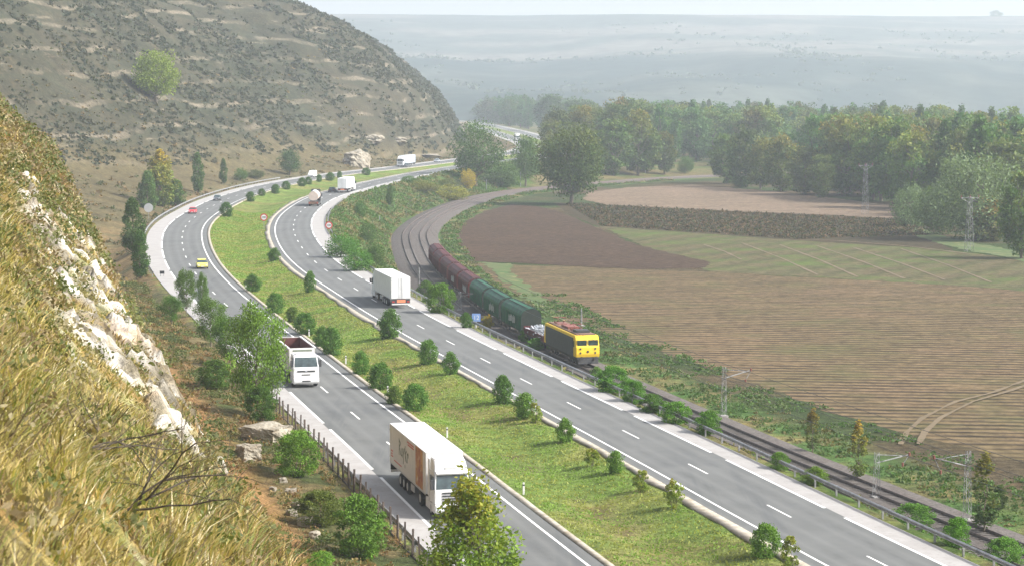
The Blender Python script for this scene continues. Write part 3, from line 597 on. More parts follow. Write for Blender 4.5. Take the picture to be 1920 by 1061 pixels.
URD = ['beside the small grey marker board', 'second after the bend, below the dark car', 'slim one right behind the second after the bend', 'fourth after the bend, round', 'fifth after the bend, darker than its neighbour', 'left one of the touching pair near the white van',
    'right one of the touching pair near the white van', 'just left of the white van', 'wide one right of the white van', 'small one left of the white lorry on the far road', 'last one, alone before the blue and white truck']
for (u, v, h, w), d in zip([(425, 407, 28, 27), (470, 379, 19, 21), (491, 368, 14, 15), (517, 364, 18, 20), (537, 356, 16, 18), (566, 350, 17, 19), (579, 347, 15, 14), (598, 342, 14, 13), (619, 340, 16, 19), (637, 335, 13, 12), (687, 329, 14, 18)], URD):
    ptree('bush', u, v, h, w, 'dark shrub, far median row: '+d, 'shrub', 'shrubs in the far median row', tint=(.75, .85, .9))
# roadside trees and shrubs in front of the fence and on the spur foot
DK = (.85, .98, .85)
ptree('poplar_y', 300, 386, 118, 62, 'tall poplar with yellowing top outside the motorway bend', 'poplar', tint=(1.5, 1.4, 1.1), sink=2)
ptree('poplar', 277, 392, 84, 42, 'shorter dark green poplar at the left foot of the tall yellowing one', 'poplar', tint=DK, sink=2)
ptree('poplar', 330, 386, 62, 46, 'low dark poplar right of the tall yellowing one', 'poplar', tint=DK, sink=2)
ptree('poplar', 371, 362, 80, 27, 'slender green poplar, first to the right of the yellowing group', 'poplar', tint=(.8, .95, .9), sink=1)
ptree('poplar', 419, 345, 52, 18, 'thin small poplar between the slender one and the round bush', 'poplar', tint=(.7, .8, .8), sink=1)
ptree('low', 451, 340, 24, 26, 'small dark roadside bush below the hill, left of the round tree', 'bush', tint=DK, name='bush')
ptree('low', 478, 335, 16, 34, 'low dark brownish bush beside the outer road edge', 'bush', tint=(.8, .7, .7), name='bush')
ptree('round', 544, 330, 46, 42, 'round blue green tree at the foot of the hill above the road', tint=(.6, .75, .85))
ptree('poplar', 250, 475, 112, 52, 'dark bushy poplar left of the white round sign', 'poplar', tint=(.7, .8, .75), sink=1)
ptree('poplar', 263, 522, 92, 40, 'lower dark poplar touching the concrete shoulder at the bend', 'poplar', tint=(.6, .8, .6), sink=.5)
ptree('round', 293, 196, 95, 84, 'lone yellow green round tree high on the hillside', tint=(2.3, 1.9, .9))
for (u, v, h, w, d, t) in [(350, 592, 88, 42, 'upright poplar like tree topmost in the roadside thicket, left of the yellow car', (.85, .9, .8)), (380, 596, 84, 26, 'thin spire shaped tree below the yellow car', (.8, .9, .8)),
        (322, 612, 60, 44, 'low dark tree on the shoulder edge under the thicket tops', (.6, .75, .6)), (395, 650, 92, 66, 'bushy green tree in the middle of the roadside thicket', (.85, .9, .8)), (432, 690, 100, 74, 'leafy tree behind the big roadside tree', (.8, .95, .7))]:
    ptree('neartree', u, v, h*1.0, w*.98, d, tint=tuple(x*.92 for x in t), group='trees of the roadside thicket')
ptree('neartree', 482, 782, 214, 118, 'big bright green tree with bare lower trunk beside the tipper truck', tint=(.95, 1.0, .65))
ptree('near', 490, 790, 70, 70, 'dark shrub under the big green roadside tree', 'shrub', tint=(.6, .7, .6))
ptree('near', 405, 730, 60, 80, 'low shrub left of the big roadside tree trunk', 'shrub', tint=(.7, .75, .65))
ptree('near', 557, 893, 90, 98, 'bright green shrub beside the rusty fence and the pale boulders', 'shrub', tint=(1.1, 1.15, .8))
ptree('near', 672, 1046, 125, 130, 'wide green shrub at the guardrail near the bottom edge of the photo', 'shrub', tint=(.95, 1.0, .8))
ptree('near', 600, 985, 70, 110, 'dull olive shrub on the dry verge left of the wide green one', 'shrub', tint=(1.0, .72, .7))
ptree('near', 605, 1085, 55, 70, 'pale green shrub cut by the bottom edge of the photo', 'shrub', tint=(1.2, 1.3, .9))
x, y = P(884, 1240, 0.)
tree('nearpop', (x, y, .0), 9.0, 5.4, 'yellow and green leafy tree covering the front corner of the refrigerated truck', tint=(1.15, 1.3, .9))
tree('near', (x+.9, y-2, .0), 5.6, 4.6, 'yellow green bushy growth at the foot of the leafy tree by the truck', 'shrub', tint=(1.5, 1.2, .9))
# verge between motorway and railway
VERGE = [(705, 500, 46, 36, 'low', 'dark blue green bush between the bend of the road and the railway', DK), (690, 455, 40, 34, 'low', 'dark bush just above the railway bend, left of the tracks', DK), (640, 480, 44, 60, 'low', 'bright green bush behind the guardrail at the bend', (.9, 1.4, .8)),
    (668, 505, 40, 56, 'low', 'bright green bush behind the guardrail above the box truck', (.9, 1.4, .8)), (731, 385, 40, 16, 'poplar', 'small dark sapling on the slope right of the tan tanker', DK), (676, 405, 30, 26, 'low', 'green bush on the slope right of the round speed sign', (.8, 1.1, .8)),
    (826, 583, 56, 60, 'near', 'feathery green bush between box truck and maroon wagons', (1, 1.1, .8)), (800, 558, 36, 40, 'near', 'small green bush beside the railway left of the feathery one', (.9, .95, .8)), (874, 612, 30, 26, 'near', 'small dark bush left of the blue road sign', (.7, .9, .7)), (914, 618, 34, 26, 'bush_y', 'yellow topped little bush right of the blue road sign', (2.0, 1.3, .8)),
    (1010, 655, 26, 50, 'near', 'low green bush in front of the scrap wagon', (.9, 1.2, .8)), (985, 640, 28, 26, 'near', 'pale green low bush in front of the dark green wagon', (1, 1.2, .8)), (1148, 732, 50, 70, 'near', 'green bush right in front of the locomotive nose', (.85, 1.15, .75)), (1118, 715, 32, 34, 'near', 'low pale bush at the locomotive buffers', (1.1, 1.2, .9)),
    (1188, 752, 44, 50, 'near', 'dark green bush next right of the one at the locomotive nose', (.8, 1.05, .75)), (1222, 770, 36, 60, 'near', 'low dark bush behind the guardrail, third right of the locomotive', (.8, .95, .75)), (1268, 792, 44, 62, 'near', 'bright bush behind the guardrail left of the lattice mast', (.95, 1.2, .75)), (1330, 812, 42, 54, 'near', 'bright bush at the foot of the first lattice mast', (.95, 1.2, .75)),
    (1462, 878, 30, 36, 'near', 'small green bush behind the guardrail below the thin sapling', (1, 1.1, .8)), (1528, 905, 30, 46, 'near', 'low yellow green bush left of the golden poplar', (1.2, 1.1, .8)), (1712, 985, 40, 74, 'near', 'long bright green bush behind the guardrail right of the golden poplar', (1, 1.25, .75)), (1796, 1025, 54, 54, 'near', 'round bright bush at the foot of the bare lattice mast', (1, 1.3, .75)), (1885, 1060, 50, 70, 'near', 'bright bush in the bottom right corner', (1, 1.2, .75)),
    (1873, 952, 40, 30, 'near', 'dark bush on the field edge behind the right hand sapling', (.5, .45, .6)), (878, 352, 36, 28, 'low', 'bright yellow bush at the foot of the open crowned tree', (4.2, 2.0, .9)), (838, 353, 20, 40, 'low', 'brownish low bush left of the yellow bush', (1.1, .8, .8)), (790, 358, 22, 60, 'low', 'dry tan bush on the slope below the far road', (1.9, 1.2, 1)), (842, 372, 26, 70, 'low', 'pale straw coloured bush above the railway curve', (2.6, 1.6, 1.1))]
for (u, v, h, w, k, d, t) in VERGE: ptree(k, u, v+4, h*(1.05 if u < 1300 else 1.2), w*(1.05 if u < 1300 else 1.2), d, 'bush', 'bushes between motorway and railway' if v > 380 else None, 'bush', t)
ptree('sapling', 1608, 905, 118, 44, 'golden leaved young poplar beside the railway', 'poplar', tint=(1.1, 1, .8))
ptree('sapling', 1523, 850, 86, 36, 'thin brownish sapling left of the golden poplar', 'sapling', tint=(.75, .7, .7))
ptree('sapling', 1845, 1005, 160, 66, 'tall sparse olive sapling beside the right hand lattice mast', 'sapling', tint=(.65, .75, .7))
# trees in the valley
ptree('open', 893, 352, 118, 102, 'broad open crowned tree with pale leaning trunk before the far motorway', tint=(.7, .85, .8))
ptree('round', 985, 350, 90, 62, 'dark green tree between the open crowned tree and the big one', tint=DK)
ptree('low', 940, 352, 46, 76, 'low dark tree clump under the open crowned tree', tint=DK)
ptree('big', 1070, 384, 148, 128, 'big dense tree with rusty top standing at the tip of the ploughed field', tint=(.75, .8, .75))
ptree('low', 648+120, 345, 14, 30, 'small bush on the verge beyond the white lorry', 'bush', name='bush', tint=(.7, 1, .7))
for (u, v, h, w, d, k, t) in [(1150, 330, 108, 74, 'green tree just behind the right side of the big dense tree', 'wood', (.8, .9, .85)), (1196, 330, 122, 84, 'pale topped tree behind the railway, left of the thin white mast', 'woody', (.85, .9, .9)), (1246, 328, 84, 46, 'narrow tree with tan top right of the thin white mast', 'woody', (.8, .8, .8)), (1120, 322, 80, 60, 'dark tree seen just right of the big tree crown', 'wood', DK),
        (1285, 326, 32, 30, 'small dark bush before the pale far field', 'low', DK), (1215, 322, 70, 60, 'dark tree filling the gap behind the thin white mast', 'wood', DK)]: ptree(k, u, v, h, w, d, tint=t)
for (u, v, h, w, d, k, t) in [(1362, 345, 96, 66, 'dark rounded tree at the left end of the right hand wood', 'wood', DK), (1398, 352, 118, 70, 'tall dark tree second from the left end of the right hand wood', 'wood', (.6, .7, .7)), (1425, 356, 100, 62, 'yellow topped tree left of the wider yellow topped one', 'woody', (.9, .85, .8)), (1465, 360, 112, 78, 'wide yellow topped tree in the left part of the wood', 'woody', (.95, .9, .8)),
        (1508, 366, 98, 64, 'dull grey green tree between the yellow topped trees and the tall poplars', 'wood', (.75, .7, .8)), (1388, 352, 26, 34, 'round light bush at the foot of the wood beside the tan field', 'low', (.9, 1, .9)), (1538, 372, 84, 60, 'pale greyish tree before the tall poplar belt', 'wood', (.95, .9, .95)),
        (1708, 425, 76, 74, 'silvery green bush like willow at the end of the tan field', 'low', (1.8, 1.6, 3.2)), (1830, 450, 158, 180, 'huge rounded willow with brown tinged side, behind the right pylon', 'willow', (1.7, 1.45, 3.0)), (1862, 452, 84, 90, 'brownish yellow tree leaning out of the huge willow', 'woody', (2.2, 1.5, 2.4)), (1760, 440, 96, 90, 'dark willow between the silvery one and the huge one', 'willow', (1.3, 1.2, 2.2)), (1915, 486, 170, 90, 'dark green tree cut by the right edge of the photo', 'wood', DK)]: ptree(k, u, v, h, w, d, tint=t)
def wood(poly, n, keys, hpx, label, group, tint, wr=(.55, .8)):
    """many trees standing in a wood; poly is the outline on the ground"""
    q = [P(u, v, -6.5) for u, v in poly]; k = 0; done = []
    x0, x1 = min(a[0] for a in q), max(a[0] for a in q); y0, y1 = min(a[1] for a in q), max(a[1] for a in q)
    def inside(x, y):
        c = False
        for (ax, ay), (bx, by) in zip(q, q[1:]+q[:1]):
            if (ay > y) != (by > y) and x < (bx-ax)*(y-ay)/(by-ay)+ax: c = not c
        return c
    tries = 0
    while k < n and tries < 40000:
        tries += 1; x = random.uniform(x0, x1); y = random.uniform(y0, y1)
        if not inside(x, y) or any((x-a)**2+(y-b)**2 < 30 for a, b in done): continue
        done.append((x, y)); z = gz(x, y); h = random.uniform(*hpx); key = random.choice(keys); tj = [a*random.uniform(.8, 1.25) for a in tint]
        tree(key, (x, y, z), h, h*(random.uniform(*wr) if key != 'woodp' else random.uniform(.28, .4)), label, 'tree', group, None, tj); k += 1
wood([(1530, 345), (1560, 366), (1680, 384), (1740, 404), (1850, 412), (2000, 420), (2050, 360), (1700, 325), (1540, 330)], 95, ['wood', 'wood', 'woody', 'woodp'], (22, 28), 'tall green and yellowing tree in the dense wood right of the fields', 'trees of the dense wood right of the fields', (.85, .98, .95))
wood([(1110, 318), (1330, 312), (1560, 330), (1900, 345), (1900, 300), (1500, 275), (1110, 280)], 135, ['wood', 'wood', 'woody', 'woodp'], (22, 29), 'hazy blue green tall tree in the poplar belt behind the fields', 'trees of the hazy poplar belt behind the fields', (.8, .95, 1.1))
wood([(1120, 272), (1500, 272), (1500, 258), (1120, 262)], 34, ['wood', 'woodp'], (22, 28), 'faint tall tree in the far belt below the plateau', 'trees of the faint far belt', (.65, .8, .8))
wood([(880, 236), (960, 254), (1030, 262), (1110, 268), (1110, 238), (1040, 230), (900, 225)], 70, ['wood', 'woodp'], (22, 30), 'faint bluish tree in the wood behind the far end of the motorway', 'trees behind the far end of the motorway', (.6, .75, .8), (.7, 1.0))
wood([(1000, 330), (1130, 330), (1130, 300), (1040, 296)], 10, ['wood', 'woody'], (16, 22), 'mid green tree behind the big dense tree and the railway', 'trees behind the big dense tree', (.75, .85, .8))
# ------------------------------------------------------------------ ground cover (nobody could count it)
def path_scatter(p, o0, o1, y0, y1, n):
    m = np.where((p[:, 1] > y0) & (p[:, 1] < y1))[0]; i = rng.choice(m, n); t = tangents(p)[i]; nr = np.stack([t[:, 1], -t[:, 0]], 1)
    return p[i]+nr*rng.uniform(o0, o1, (n, 1))+t*rng.uniform(-1, 1, (n, 1))
_ii = None
def gza(X, Y):
    i = np.clip(np.searchsorted(xs, X)-1, 0, len(xs)-2); j = np.clip(np.searchsorted(ys, Y)-1, 0, len(ys)-2); a = (X-xs[i])/(xs[i+1]-xs[i]); b = (Y-ys[j])/(ys[j+1]-ys[j])
    return (GZ2[i, j]*(1-a)+GZ2[i+1, j]*a)*(1-b)+(GZ2[i, j+1]*(1-a)+GZ2[i+1, j+1]*a)*b
def clumps(name, XY, Z, size, nl, leaf, cols, label, cat, flat=.6):
    """small leafy clumps: XY (n,2), size per clump"""
    n = len(XY); i = np.repeat(np.arange(n), nl); d = rng.normal(size=(n*nl, 3)); d /= np.linalg.norm(d, axis=1)[:, None]; d *= rng.uniform(.3, 1, (n*nl, 1)); d[:, 2] = np.abs(d[:, 2])*flat
    s = np.asarray(size)[i]; C = np.column_stack([XY[i], Z[i]])+d*s[:, None]; c = cols[i]*rng.uniform(.7, 1.3, (n*nl, 1))
    return tag(link(name, leaf_mesh(name, C, s*leaf, c), M['leaf']), label, cat, None, 'stuff')
# hillside scrub
n = 42000; X = rng.uniform(-330, -10, n*3); Y = rng.uniform(520, 1700, n*3)**1.0; _, gi2 = terrain_z(X, Y); ok = (gi2['h'] > 1.5) & (fbm(X/16, Y/22, 109, 4)+rng.normal(size=len(X))*.06 > .47); X, Y = X[ok][:n], Y[ok][:n]; Z = gza(X, Y)
hc = np.where(rng.uniform(size=(len(X), 1)) < .55, np.array([[.05, .06, .034]]), np.array([[.072, .07, .042]]))
clumps('hillside_scrub', np.column_stack([X, Y]), Z, rng.uniform(.4, 1.25, len(X))**1.3*(.6+Y/1100), 11, .5, hc, 'low dark scrub covering the big chalk hillside', 'scrub')
# gully and foot of the hill
XY = path_scatter(LC, -90, -12, 300, 1000, 3600); X, Y = XY.T; Z = gza(X, Y); ok = (X > xs[0]) & (fbm(X/14, Y/14, 101, 3) > .42); XY, X, Y, Z = XY[ok], X[ok], Y[ok], Z[ok]
hc = np.array([(.09, .1, .04), (.15, .12, .06), (.19, .13, .06), (.11, .1, .05)])[rng.integers(0, 4, len(X))]
clumps('dry_scrub', XY, Z, rng.uniform(.4, 1.3, len(X)), 14, .4, hc, 'dry brown and orange scrub on the ground outside the bend', 'scrub')
# verge right of the motorway
XY = path_scatter(RC, 11.2, 30, 110, 900, 16000); X, Y = XY.T; dk = sdist(RW, X, Y); dr = sdist(RC, X, Y); f = fbm(X/9, Y/9, 103, 3); ok = (dk < -6.4) & (dr > 10.9) & (f > .36); XY = XY[ok]; X, Y = XY.T; Z = gza(X, Y); f = f[ok]
gcol = np.array([(.075, .15, .03), (.1, .14, .04), (.2, .17, .07), (.14, .13, .05)]); q = np.where(f > .52, rng.integers(0, 2, len(X)), rng.integers(1, 4, len(X)))
clumps('verge_growth', XY, Z, rng.uniform(.25, .75, len(X))*(.8+Y/700), 14, .3, gcol[q], 'green and straw coloured growth on the bank between motorway and railway', 'ground cover', .9)
XY = path_scatter(RW, 6.2, 19, 110, 860, 16000); X, Y = XY.T; ok = sdist(RW, X, Y) < np.where(Y > 370, 10.5, 19); XY = XY[ok]; X, Y = XY.T; f = fbm(X/7, Y/7, 104, 3); ok = (f > .4)&((sdist(RW, X, Y)<13)|(f>.55)); XY = XY[ok]; X, Y = XY.T; q = np.where(f[ok] > .5, rng.integers(0, 2, len(X)), rng.integers(1, 4, len(X)))
clumps('railside_growth', XY, np.full(len(X), -6.5), rng.uniform(.2, .6, len(X))*(.8+Y/700), 12, .3, gcol[q]*np.array([.85, .85, .9]), 'grass and weeds on the strip between railway and fields', 'ground cover', .8)
# berm below the near slope
n = 5200; s = rng.uniform(60, 330, n); t = rng.uniform(14.5, 25.2, n); f = fbm(s/5, t/3, 105, 3); ok = f > .38; s, t, f = s[ok], t[ok], f[ok]; XY = s[:, None]*D+t[:, None]*NR; Z = spur_z(s, t)
bc = np.array([(.08, .11, .03), (.11, .12, .04), (.22, .17, .07), (.2, .12, .05)])[np.where(f > .55, rng.integers(0, 2, len(s)), rng.integers(1, 4, len(s)))]
clumps('berm_growth', XY, Z, rng.uniform(.2, .65, len(s)), 22, .22, bc, 'weeds and dry grass on the bank between slope and fence', 'ground cover', 1.0)
# maize stubble
n = 14000; pl = [P(u, v, -6.5) for u, v in [(1060, 382), (1400, 400), (1700, 414), (1740, 442), (1500, 450), (1130, 425)]]
bx = [min(a[0] for a in pl), max(a[0] for a in pl), min(a[1] for a in pl), max(a[1] for a in pl)]; pts = []
def inpoly(x, y, q):
    c = np.zeros(len(x), bool)
    for (ax, ay), (bx_, by) in zip(q, q[1:]+q[:1]): c ^= ((ay > y) != (by > y)) & (x < (bx_-ax)*(y-ay)/(by-ay+1e-9)+ax)
    return c
X = rng.uniform(bx[0], bx[1], n); Y = rng.uniform(bx[2], bx[3], n); ok = inpoly(X, Y, pl); X, Y = X[ok], Y[ok]
mc = np.array([(.14, .09, .05), (.07, .052, .03), (.06, .07, .028), (.04, .034, .02)])[rng.integers(0, 4, len(X))]
clumps('withered_maize', np.column_stack([X, Y]), np.full(len(X), -6.4), rng.uniform(.35, .8, len(X)), 7, .4, mc, 'withered brown maize standing in a long strip across the fields', 'crop', 1.)
# plateau trees
n = 7000; X = rng.uniform(-1500, 2400, n); Y = rng.uniform(2650, 4300, n); f = fbm(X/160, Y/300, 107, 3); ok = f > .53; X, Y = X[ok], Y[ok]; Z = np.array([plateau_z(a, b) for a, b in zip(X, Y)])
clumps('far_scrub', np.column_stack([X, Y]), Z, rng.uniform(3, 7.5, len(X)), 10, .5, np.tile((.045, .065, .035), (len(X), 1)), 'dark scrub and trees dotted over the hazy far slope', 'scrub')
x, y = P(1867, 33, 199) if False else ray(1867, 30)[0]*4790, 4790
tree('round', (x, y, plateau_z(x, y)-2), 18, 26, 'tiny tree alone on the skyline of the far plateau', 'tree')
# grass on the median, fine blades
def blades(name, XY, Z, h, w, cols, lean, label, cat='grass'):
    n = len(XY); a = rng.uniform(0, 6.28, n); dx, dy = np.cos(a)*w, np.sin(a)*w; B = np.column_stack([XY, Z]); L = lean+rng.normal(size=(n, 2))*.28
    V = np.zeros((n, 5, 3)); V[:, 0] = B-np.column_stack([dx, dy, 0*dx]); V[:, 1] = B+np.column_stack([dx, dy, 0*dx])
    mid = B+np.column_stack([L[:, 0]*h*.35, L[:, 1]*h*.35, h*.6]); V[:, 2] = mid+np.column_stack([dx, dy, 0*dx])*.75; V[:, 3] = mid-np.column_stack([dx, dy, 0*dx])*.75
    V[:, 4] = B+np.column_stack([L[:, 0]*h, L[:, 1]*h, h]); 
    F1 = np.arange(n)[:, None]*5+np.array([[0, 1, 2, 3]]); F2 = np.arange(n)[:, None]*5+np.array([[3, 2, 4, 4]])
    V = V.reshape(-1, 3); me = bpy.data.meshes.new(name); me.vertices.add(len(V)); me.vertices.foreach_set('co', V.astype(np.float32).ravel())
    lv = np.concatenate([F1, F2[:, :3]], 1).ravel().astype(np.int32); me.loops.add(len(lv)); me.loops.foreach_set('vertex_index', lv)
    ls = (np.arange(n)[:, None]*7+np.array([[0, 4]])).ravel().astype(np.int32); me.polygons.add(2*n); me.polygons.foreach_set('loop_start', ls)
    at = me.color_attributes.new('Col', 'FLOAT_COLOR', 'POINT'); c = np.ones((n*5, 4), np.float32); c[:, :3] = np.repeat(cols, 5, axis=0); at.data.foreach_set('color', c.ravel()); me.update(calc_edges=True)
    return tag(link(name, me, M['blade']), label, cat, None, 'stuff')
XY = path_scatter(LC, 1.8, 13, 110, 520, 60000); X, Y = XY.T; ok = (sdist(RC, X, Y) < -2.1) & (sdist(LC, X, Y) > 1.7); XY = XY[ok]; X, Y = XY.T; f = fbm(X/3, Y/3, 110, 3)
mc = np.where((f > .5)[:, None], np.array([[.19, .29, .055]]), np.array([[.27, .29, .08]]))*rng.uniform(.7, 1.2, (len(X), 1))
blades('median_grass', XY, gza(X, Y)-.02, rng.uniform(.06, .16, len(X)), .05+Y/6000, mc, np.array([0, 0.]), 'rough green and straw grass on the median between the carriageways')
# dry grass on the near slope: blades thin out with distance only in number
nt_ = 21000; lam = np.exp(rng.uniform(math.log(9), math.log(200), nt_*3)); t = rng.uniform(-.6, 7.6, nt_*3); t = np.where(lam > 90, rng.uniform(-1, 12, nt_*3), t); ok = rng.uniform(size=nt_*3) < np.clip(.2+lam/50, 0, 1); s, t = lam[ok][:nt_], t[ok][:nt_]
cmk = chalk_mask(s, t); bare = fbm(s/1.6, t/1.6, 119, 3); ok = (rng.uniform(size=len(s)) > cmk*.72) & (bare > .36); s, t = s[ok], t[ok]; nt_ = len(s)
f1 = fbm(s/4, t/2.5, 121, 3); f2 = fbm(s/9, t/6, 122, 3); pal = np.array([(.44, .34, .14), (.31, .265, .09), (.18, .2, .055), (.37, .24, .11), (.28, .2, .11), (.58, .5, .33), (.15, .11, .06)])
k = np.clip((f1-.28)*7+rng.normal(size=nt_)*.9, 0, 3).astype(int); k = np.array([2, 1, 1, 0])[k]; k = np.where(rng.uniform(size=nt_) < .4, 0, k); oj = rng.uniform(size=nt_) < sm(2.8, 5.5, t)*.5+sm(80, 140, s)*.5+.08; k = np.where(oj, rng.integers(3, 5, nt_), k); k = np.where(rng.uniform(size=nt_) < .1, 5, k); k = np.where(rng.uniform(size=nt_) < .12+.25*(1-sm(14, 24, s))*sm(.45, .6, f2), 6, k)  # darkest tone: brown stems, plus shade painted into patches of the nearest blades
H_ = (1-.45*sm(.8, 1.6, t)*sm(38, 48, s)*(1-sm(115, 130, s)))*rng.uniform(.07, .25, nt_)*(.6+f2)*(1+np.clip(s-40, 0, 160)/170)*np.where(rng.uniform(size=nt_) < .12, 1.7, 1); tl_ = rng.normal(size=(nt_, 2))*.38+NR*.2; nb = 15; i = np.repeat(np.arange(nt_), nb); m_ = len(i)
o_ = rng.normal(size=(m_, 2))*(.07+.0016*s[i])[:, None]; XY = s[i][:, None]*D+t[i][:, None]*NR+o_; s2 = XY@D; t2 = XY@NR; rad = o_/(np.linalg.norm(o_, axis=1)[:, None]+1e-6)
blades('slope_grass', XY, spur_z(s2, t2)-.03, H_[i]*rng.uniform(.5, 1.25, m_), .003+s[i]*.00036, pal[k][i]*rng.uniform(.6, 1.3, (m_, 1)), tl_[i]+rad*.55, 'tall dry straw, olive and orange grass covering the near slope')
n = 2200; s = rng.uniform(12, 200, n); t = rng.uniform(0, 10, n); ok = (chalk_mask(s, t) < .5) | (rng.uniform(size=n) < .15); s, t = s[ok], t[ok]; XY = s[:, None]*D+t[:, None]*NR
sc = np.array([(.13, .14, .05), (.2, .15, .08), (.1, .12, .04), (.26, .22, .12)])[rng.integers(0, 4, len(s))]
clumps('slope_scrub', XY, spur_z(s, t), rng.uniform(.15, .4, len(s))*(.7+s/70), 60, .13, sc, 'small herbs and low scrub among the slope grass', 'scrub', 1.0)
# ------------------------------------------------------------------ rocks, dead branches
def rock(u, v, wp, hp, label, name='boulder', seed=0, depth=1., yaw=.4, group=None, loc=None):
    x, y, z = loc or G(u, v); w = wp*y/F; h = hp*y/F; bm = bmesh.new(); bmesh.ops.create_cube(bm, size=1.); bmesh.ops.subdivide_edges(bm, edges=bm.edges, cuts=9, use_grid_fill=True)
    for q in bm.verts:
        p = q.co.copy(); n_ = p.normalized()*.56; p = p.lerp(n_, .75 if name == 'outcrop' else .3); a = float(fbm(np.array(p.x*2.2+seed+5), np.array(p.y*2.2+p.z*3.1+7), seed, 4)-.5); b = float(abs(fbm(np.array(p.x*4+p.y*3), np.array(p.z*6+seed), seed+3, 3)-.5)); p *= 1+(1.1 if name == 'outcrop' else .55)*a-.3*b; q.co = (p.x*w*depth, p.y*w, (p.z+(.15 if name == 'outcrop' else .4))*h)
    me = bpy.data.meshes.new(name); bm.to_mesh(me); bm.free(); o = link(name, me, M['rock']); o.location = (x, y, z); o.rotation_euler = (0, 0, yaw); return tag(o, label, 'rock', group)
rock(503, 830, 76, 36, 'large pale flat topped boulder beside the rusty fence', seed=3, yaw=1.1)
rock(466, 862, 42, 34, 'smaller pale square boulder left of the large flat one', seed=8, yaw=.6)
rock(672, 312, 60, 40, 'bare pinkish cream rock face of the road cutting behind the blue and white truck', 'outcrop', seed=12, depth=.7, yaw=-.3)
for i, (u, v, w, h, d) in enumerate([(700, 266, 46, 16, 'cream ledge on the hill above the rock face, left one'), (748, 266, 36, 11, 'cream ledge on the hill above the blue and white truck'), (862, 242, 30, 20, 'pale cliff at the nose of the hill where the far road passes'), (800, 294, 60, 6, 'low pale pinkish scree beside the outer edge of the far road')]):
    rock(u, v, w, h, d, 'outcrop', 20+i, .8, 0)
for i, (u, v, w, h) in enumerate([(545, 930, 26, 22), (560, 955, 30, 24), (572, 985, 34, 26), (548, 968, 22, 18), (590, 1010, 26, 20), (530, 905, 20, 14), (512, 770+150, 16, 12)]):
    rock(u, v, w*.8, h*.7, 'broken grey white rock in the heap below the pale boulders', 'loose_rock', 40+i, 1, i*.7, 'broken rocks heaped below the boulders')
def branchy(name, root, dirs, L, r, seed, depth=5, mat='dead', grav=0.):
    g = random.Random(seed); b = MB()
    def go(p, d, l, r, k):
        n = 5; 
        for i in range(n):
            d = (d+Vector((g.gauss(0, .2), g.gauss(0, .2), g.gauss(0, .17)-grav))).normalized(); q = p+d*l/n; b.tube(p, q, r, r*.86, 6); r *= .86; p = q
            if k > 0 and g.random() < .62: go(p, (d+Vector((g.gauss(0, .65), g.gauss(0, .65), g.gauss(0, .5)))).normalized(), l*g.uniform(.45, .75), r*.65, k-1)
    for d in dirs: go(Vector(root), Vector(d).normalized(), L, r, depth)
    return b
def sp(u, v, up=.1, y0=6):
    a, b = ray(u, v); y = y0
    while y < 200:
        x, z = a*y, CAMZ+b*y; s_ = x*D[0]+y*D[1]; t_ = x*NR[0]+y*NR[1]
        if z <= float(spur_z(np.array(s_), np.array(t_)))+up: break
        y += .1
    return (x, y, z)
p = sp(240, 975); sc_ = p[1]/F; p = (p[0], p[1], p[2]+.12)
e = empty('dead_shrub', p, 0, 'leafless dark dead shrub sprawling over the dry grass at the bottom', 'dead shrub')
branchy('branch', (0, 0, .0), [(1, .2, .3), (.9, .5, .5), (.6, .6, .75), (1, .1, .02)], 210*sc_, .017, 5, 4).build('branch', 'dead', e)
branchy('branch', (20*sc_, .1, .1), [(.7, .3, .9), (.2, .4, 1)], 140*sc_, .012, 9, 4).build('branch', 'dead', e)
p = sp(165, 860); sc_ = p[1]/F; p = (p[0], p[1], p[2]+.12)
e = empty('dead_shrub', p, 0, 'leafless grey dead shrub tangled on the slope above the bottom one', 'dead shrub')
branchy('branch', (0, 0, 0), [(1, .3, .2), (.8, .4, .6), (1, .5, .45)], 190*sc_, .014, 15, 4).build('branch', 'dead', e)
branchy('branch', (.1, 0, .1), [(.3, .3, 1), (-.6, .2, .6)], 110*sc_, .01, 19, 3).build('branch', 'dead', e)
p = sp(575, 1040); b = MB(); sc_ = p[1]/F; o_ = Vector((0, 0, 0))
for i in range(14):
    t = i/13; q = Vector(((150*t)*sc_, .2*t, (10+95*t**1.9)*sc_))
    b.tube(o_, q, .012*(1.2-t*.9), .012*(1.1-t*.9), 6); o_ = q
o = b.build('bare_twig', M['bark'], None); o.location = p; tag(o, 'long pale curved bare twig arching up before the wide green shrub', 'twig')
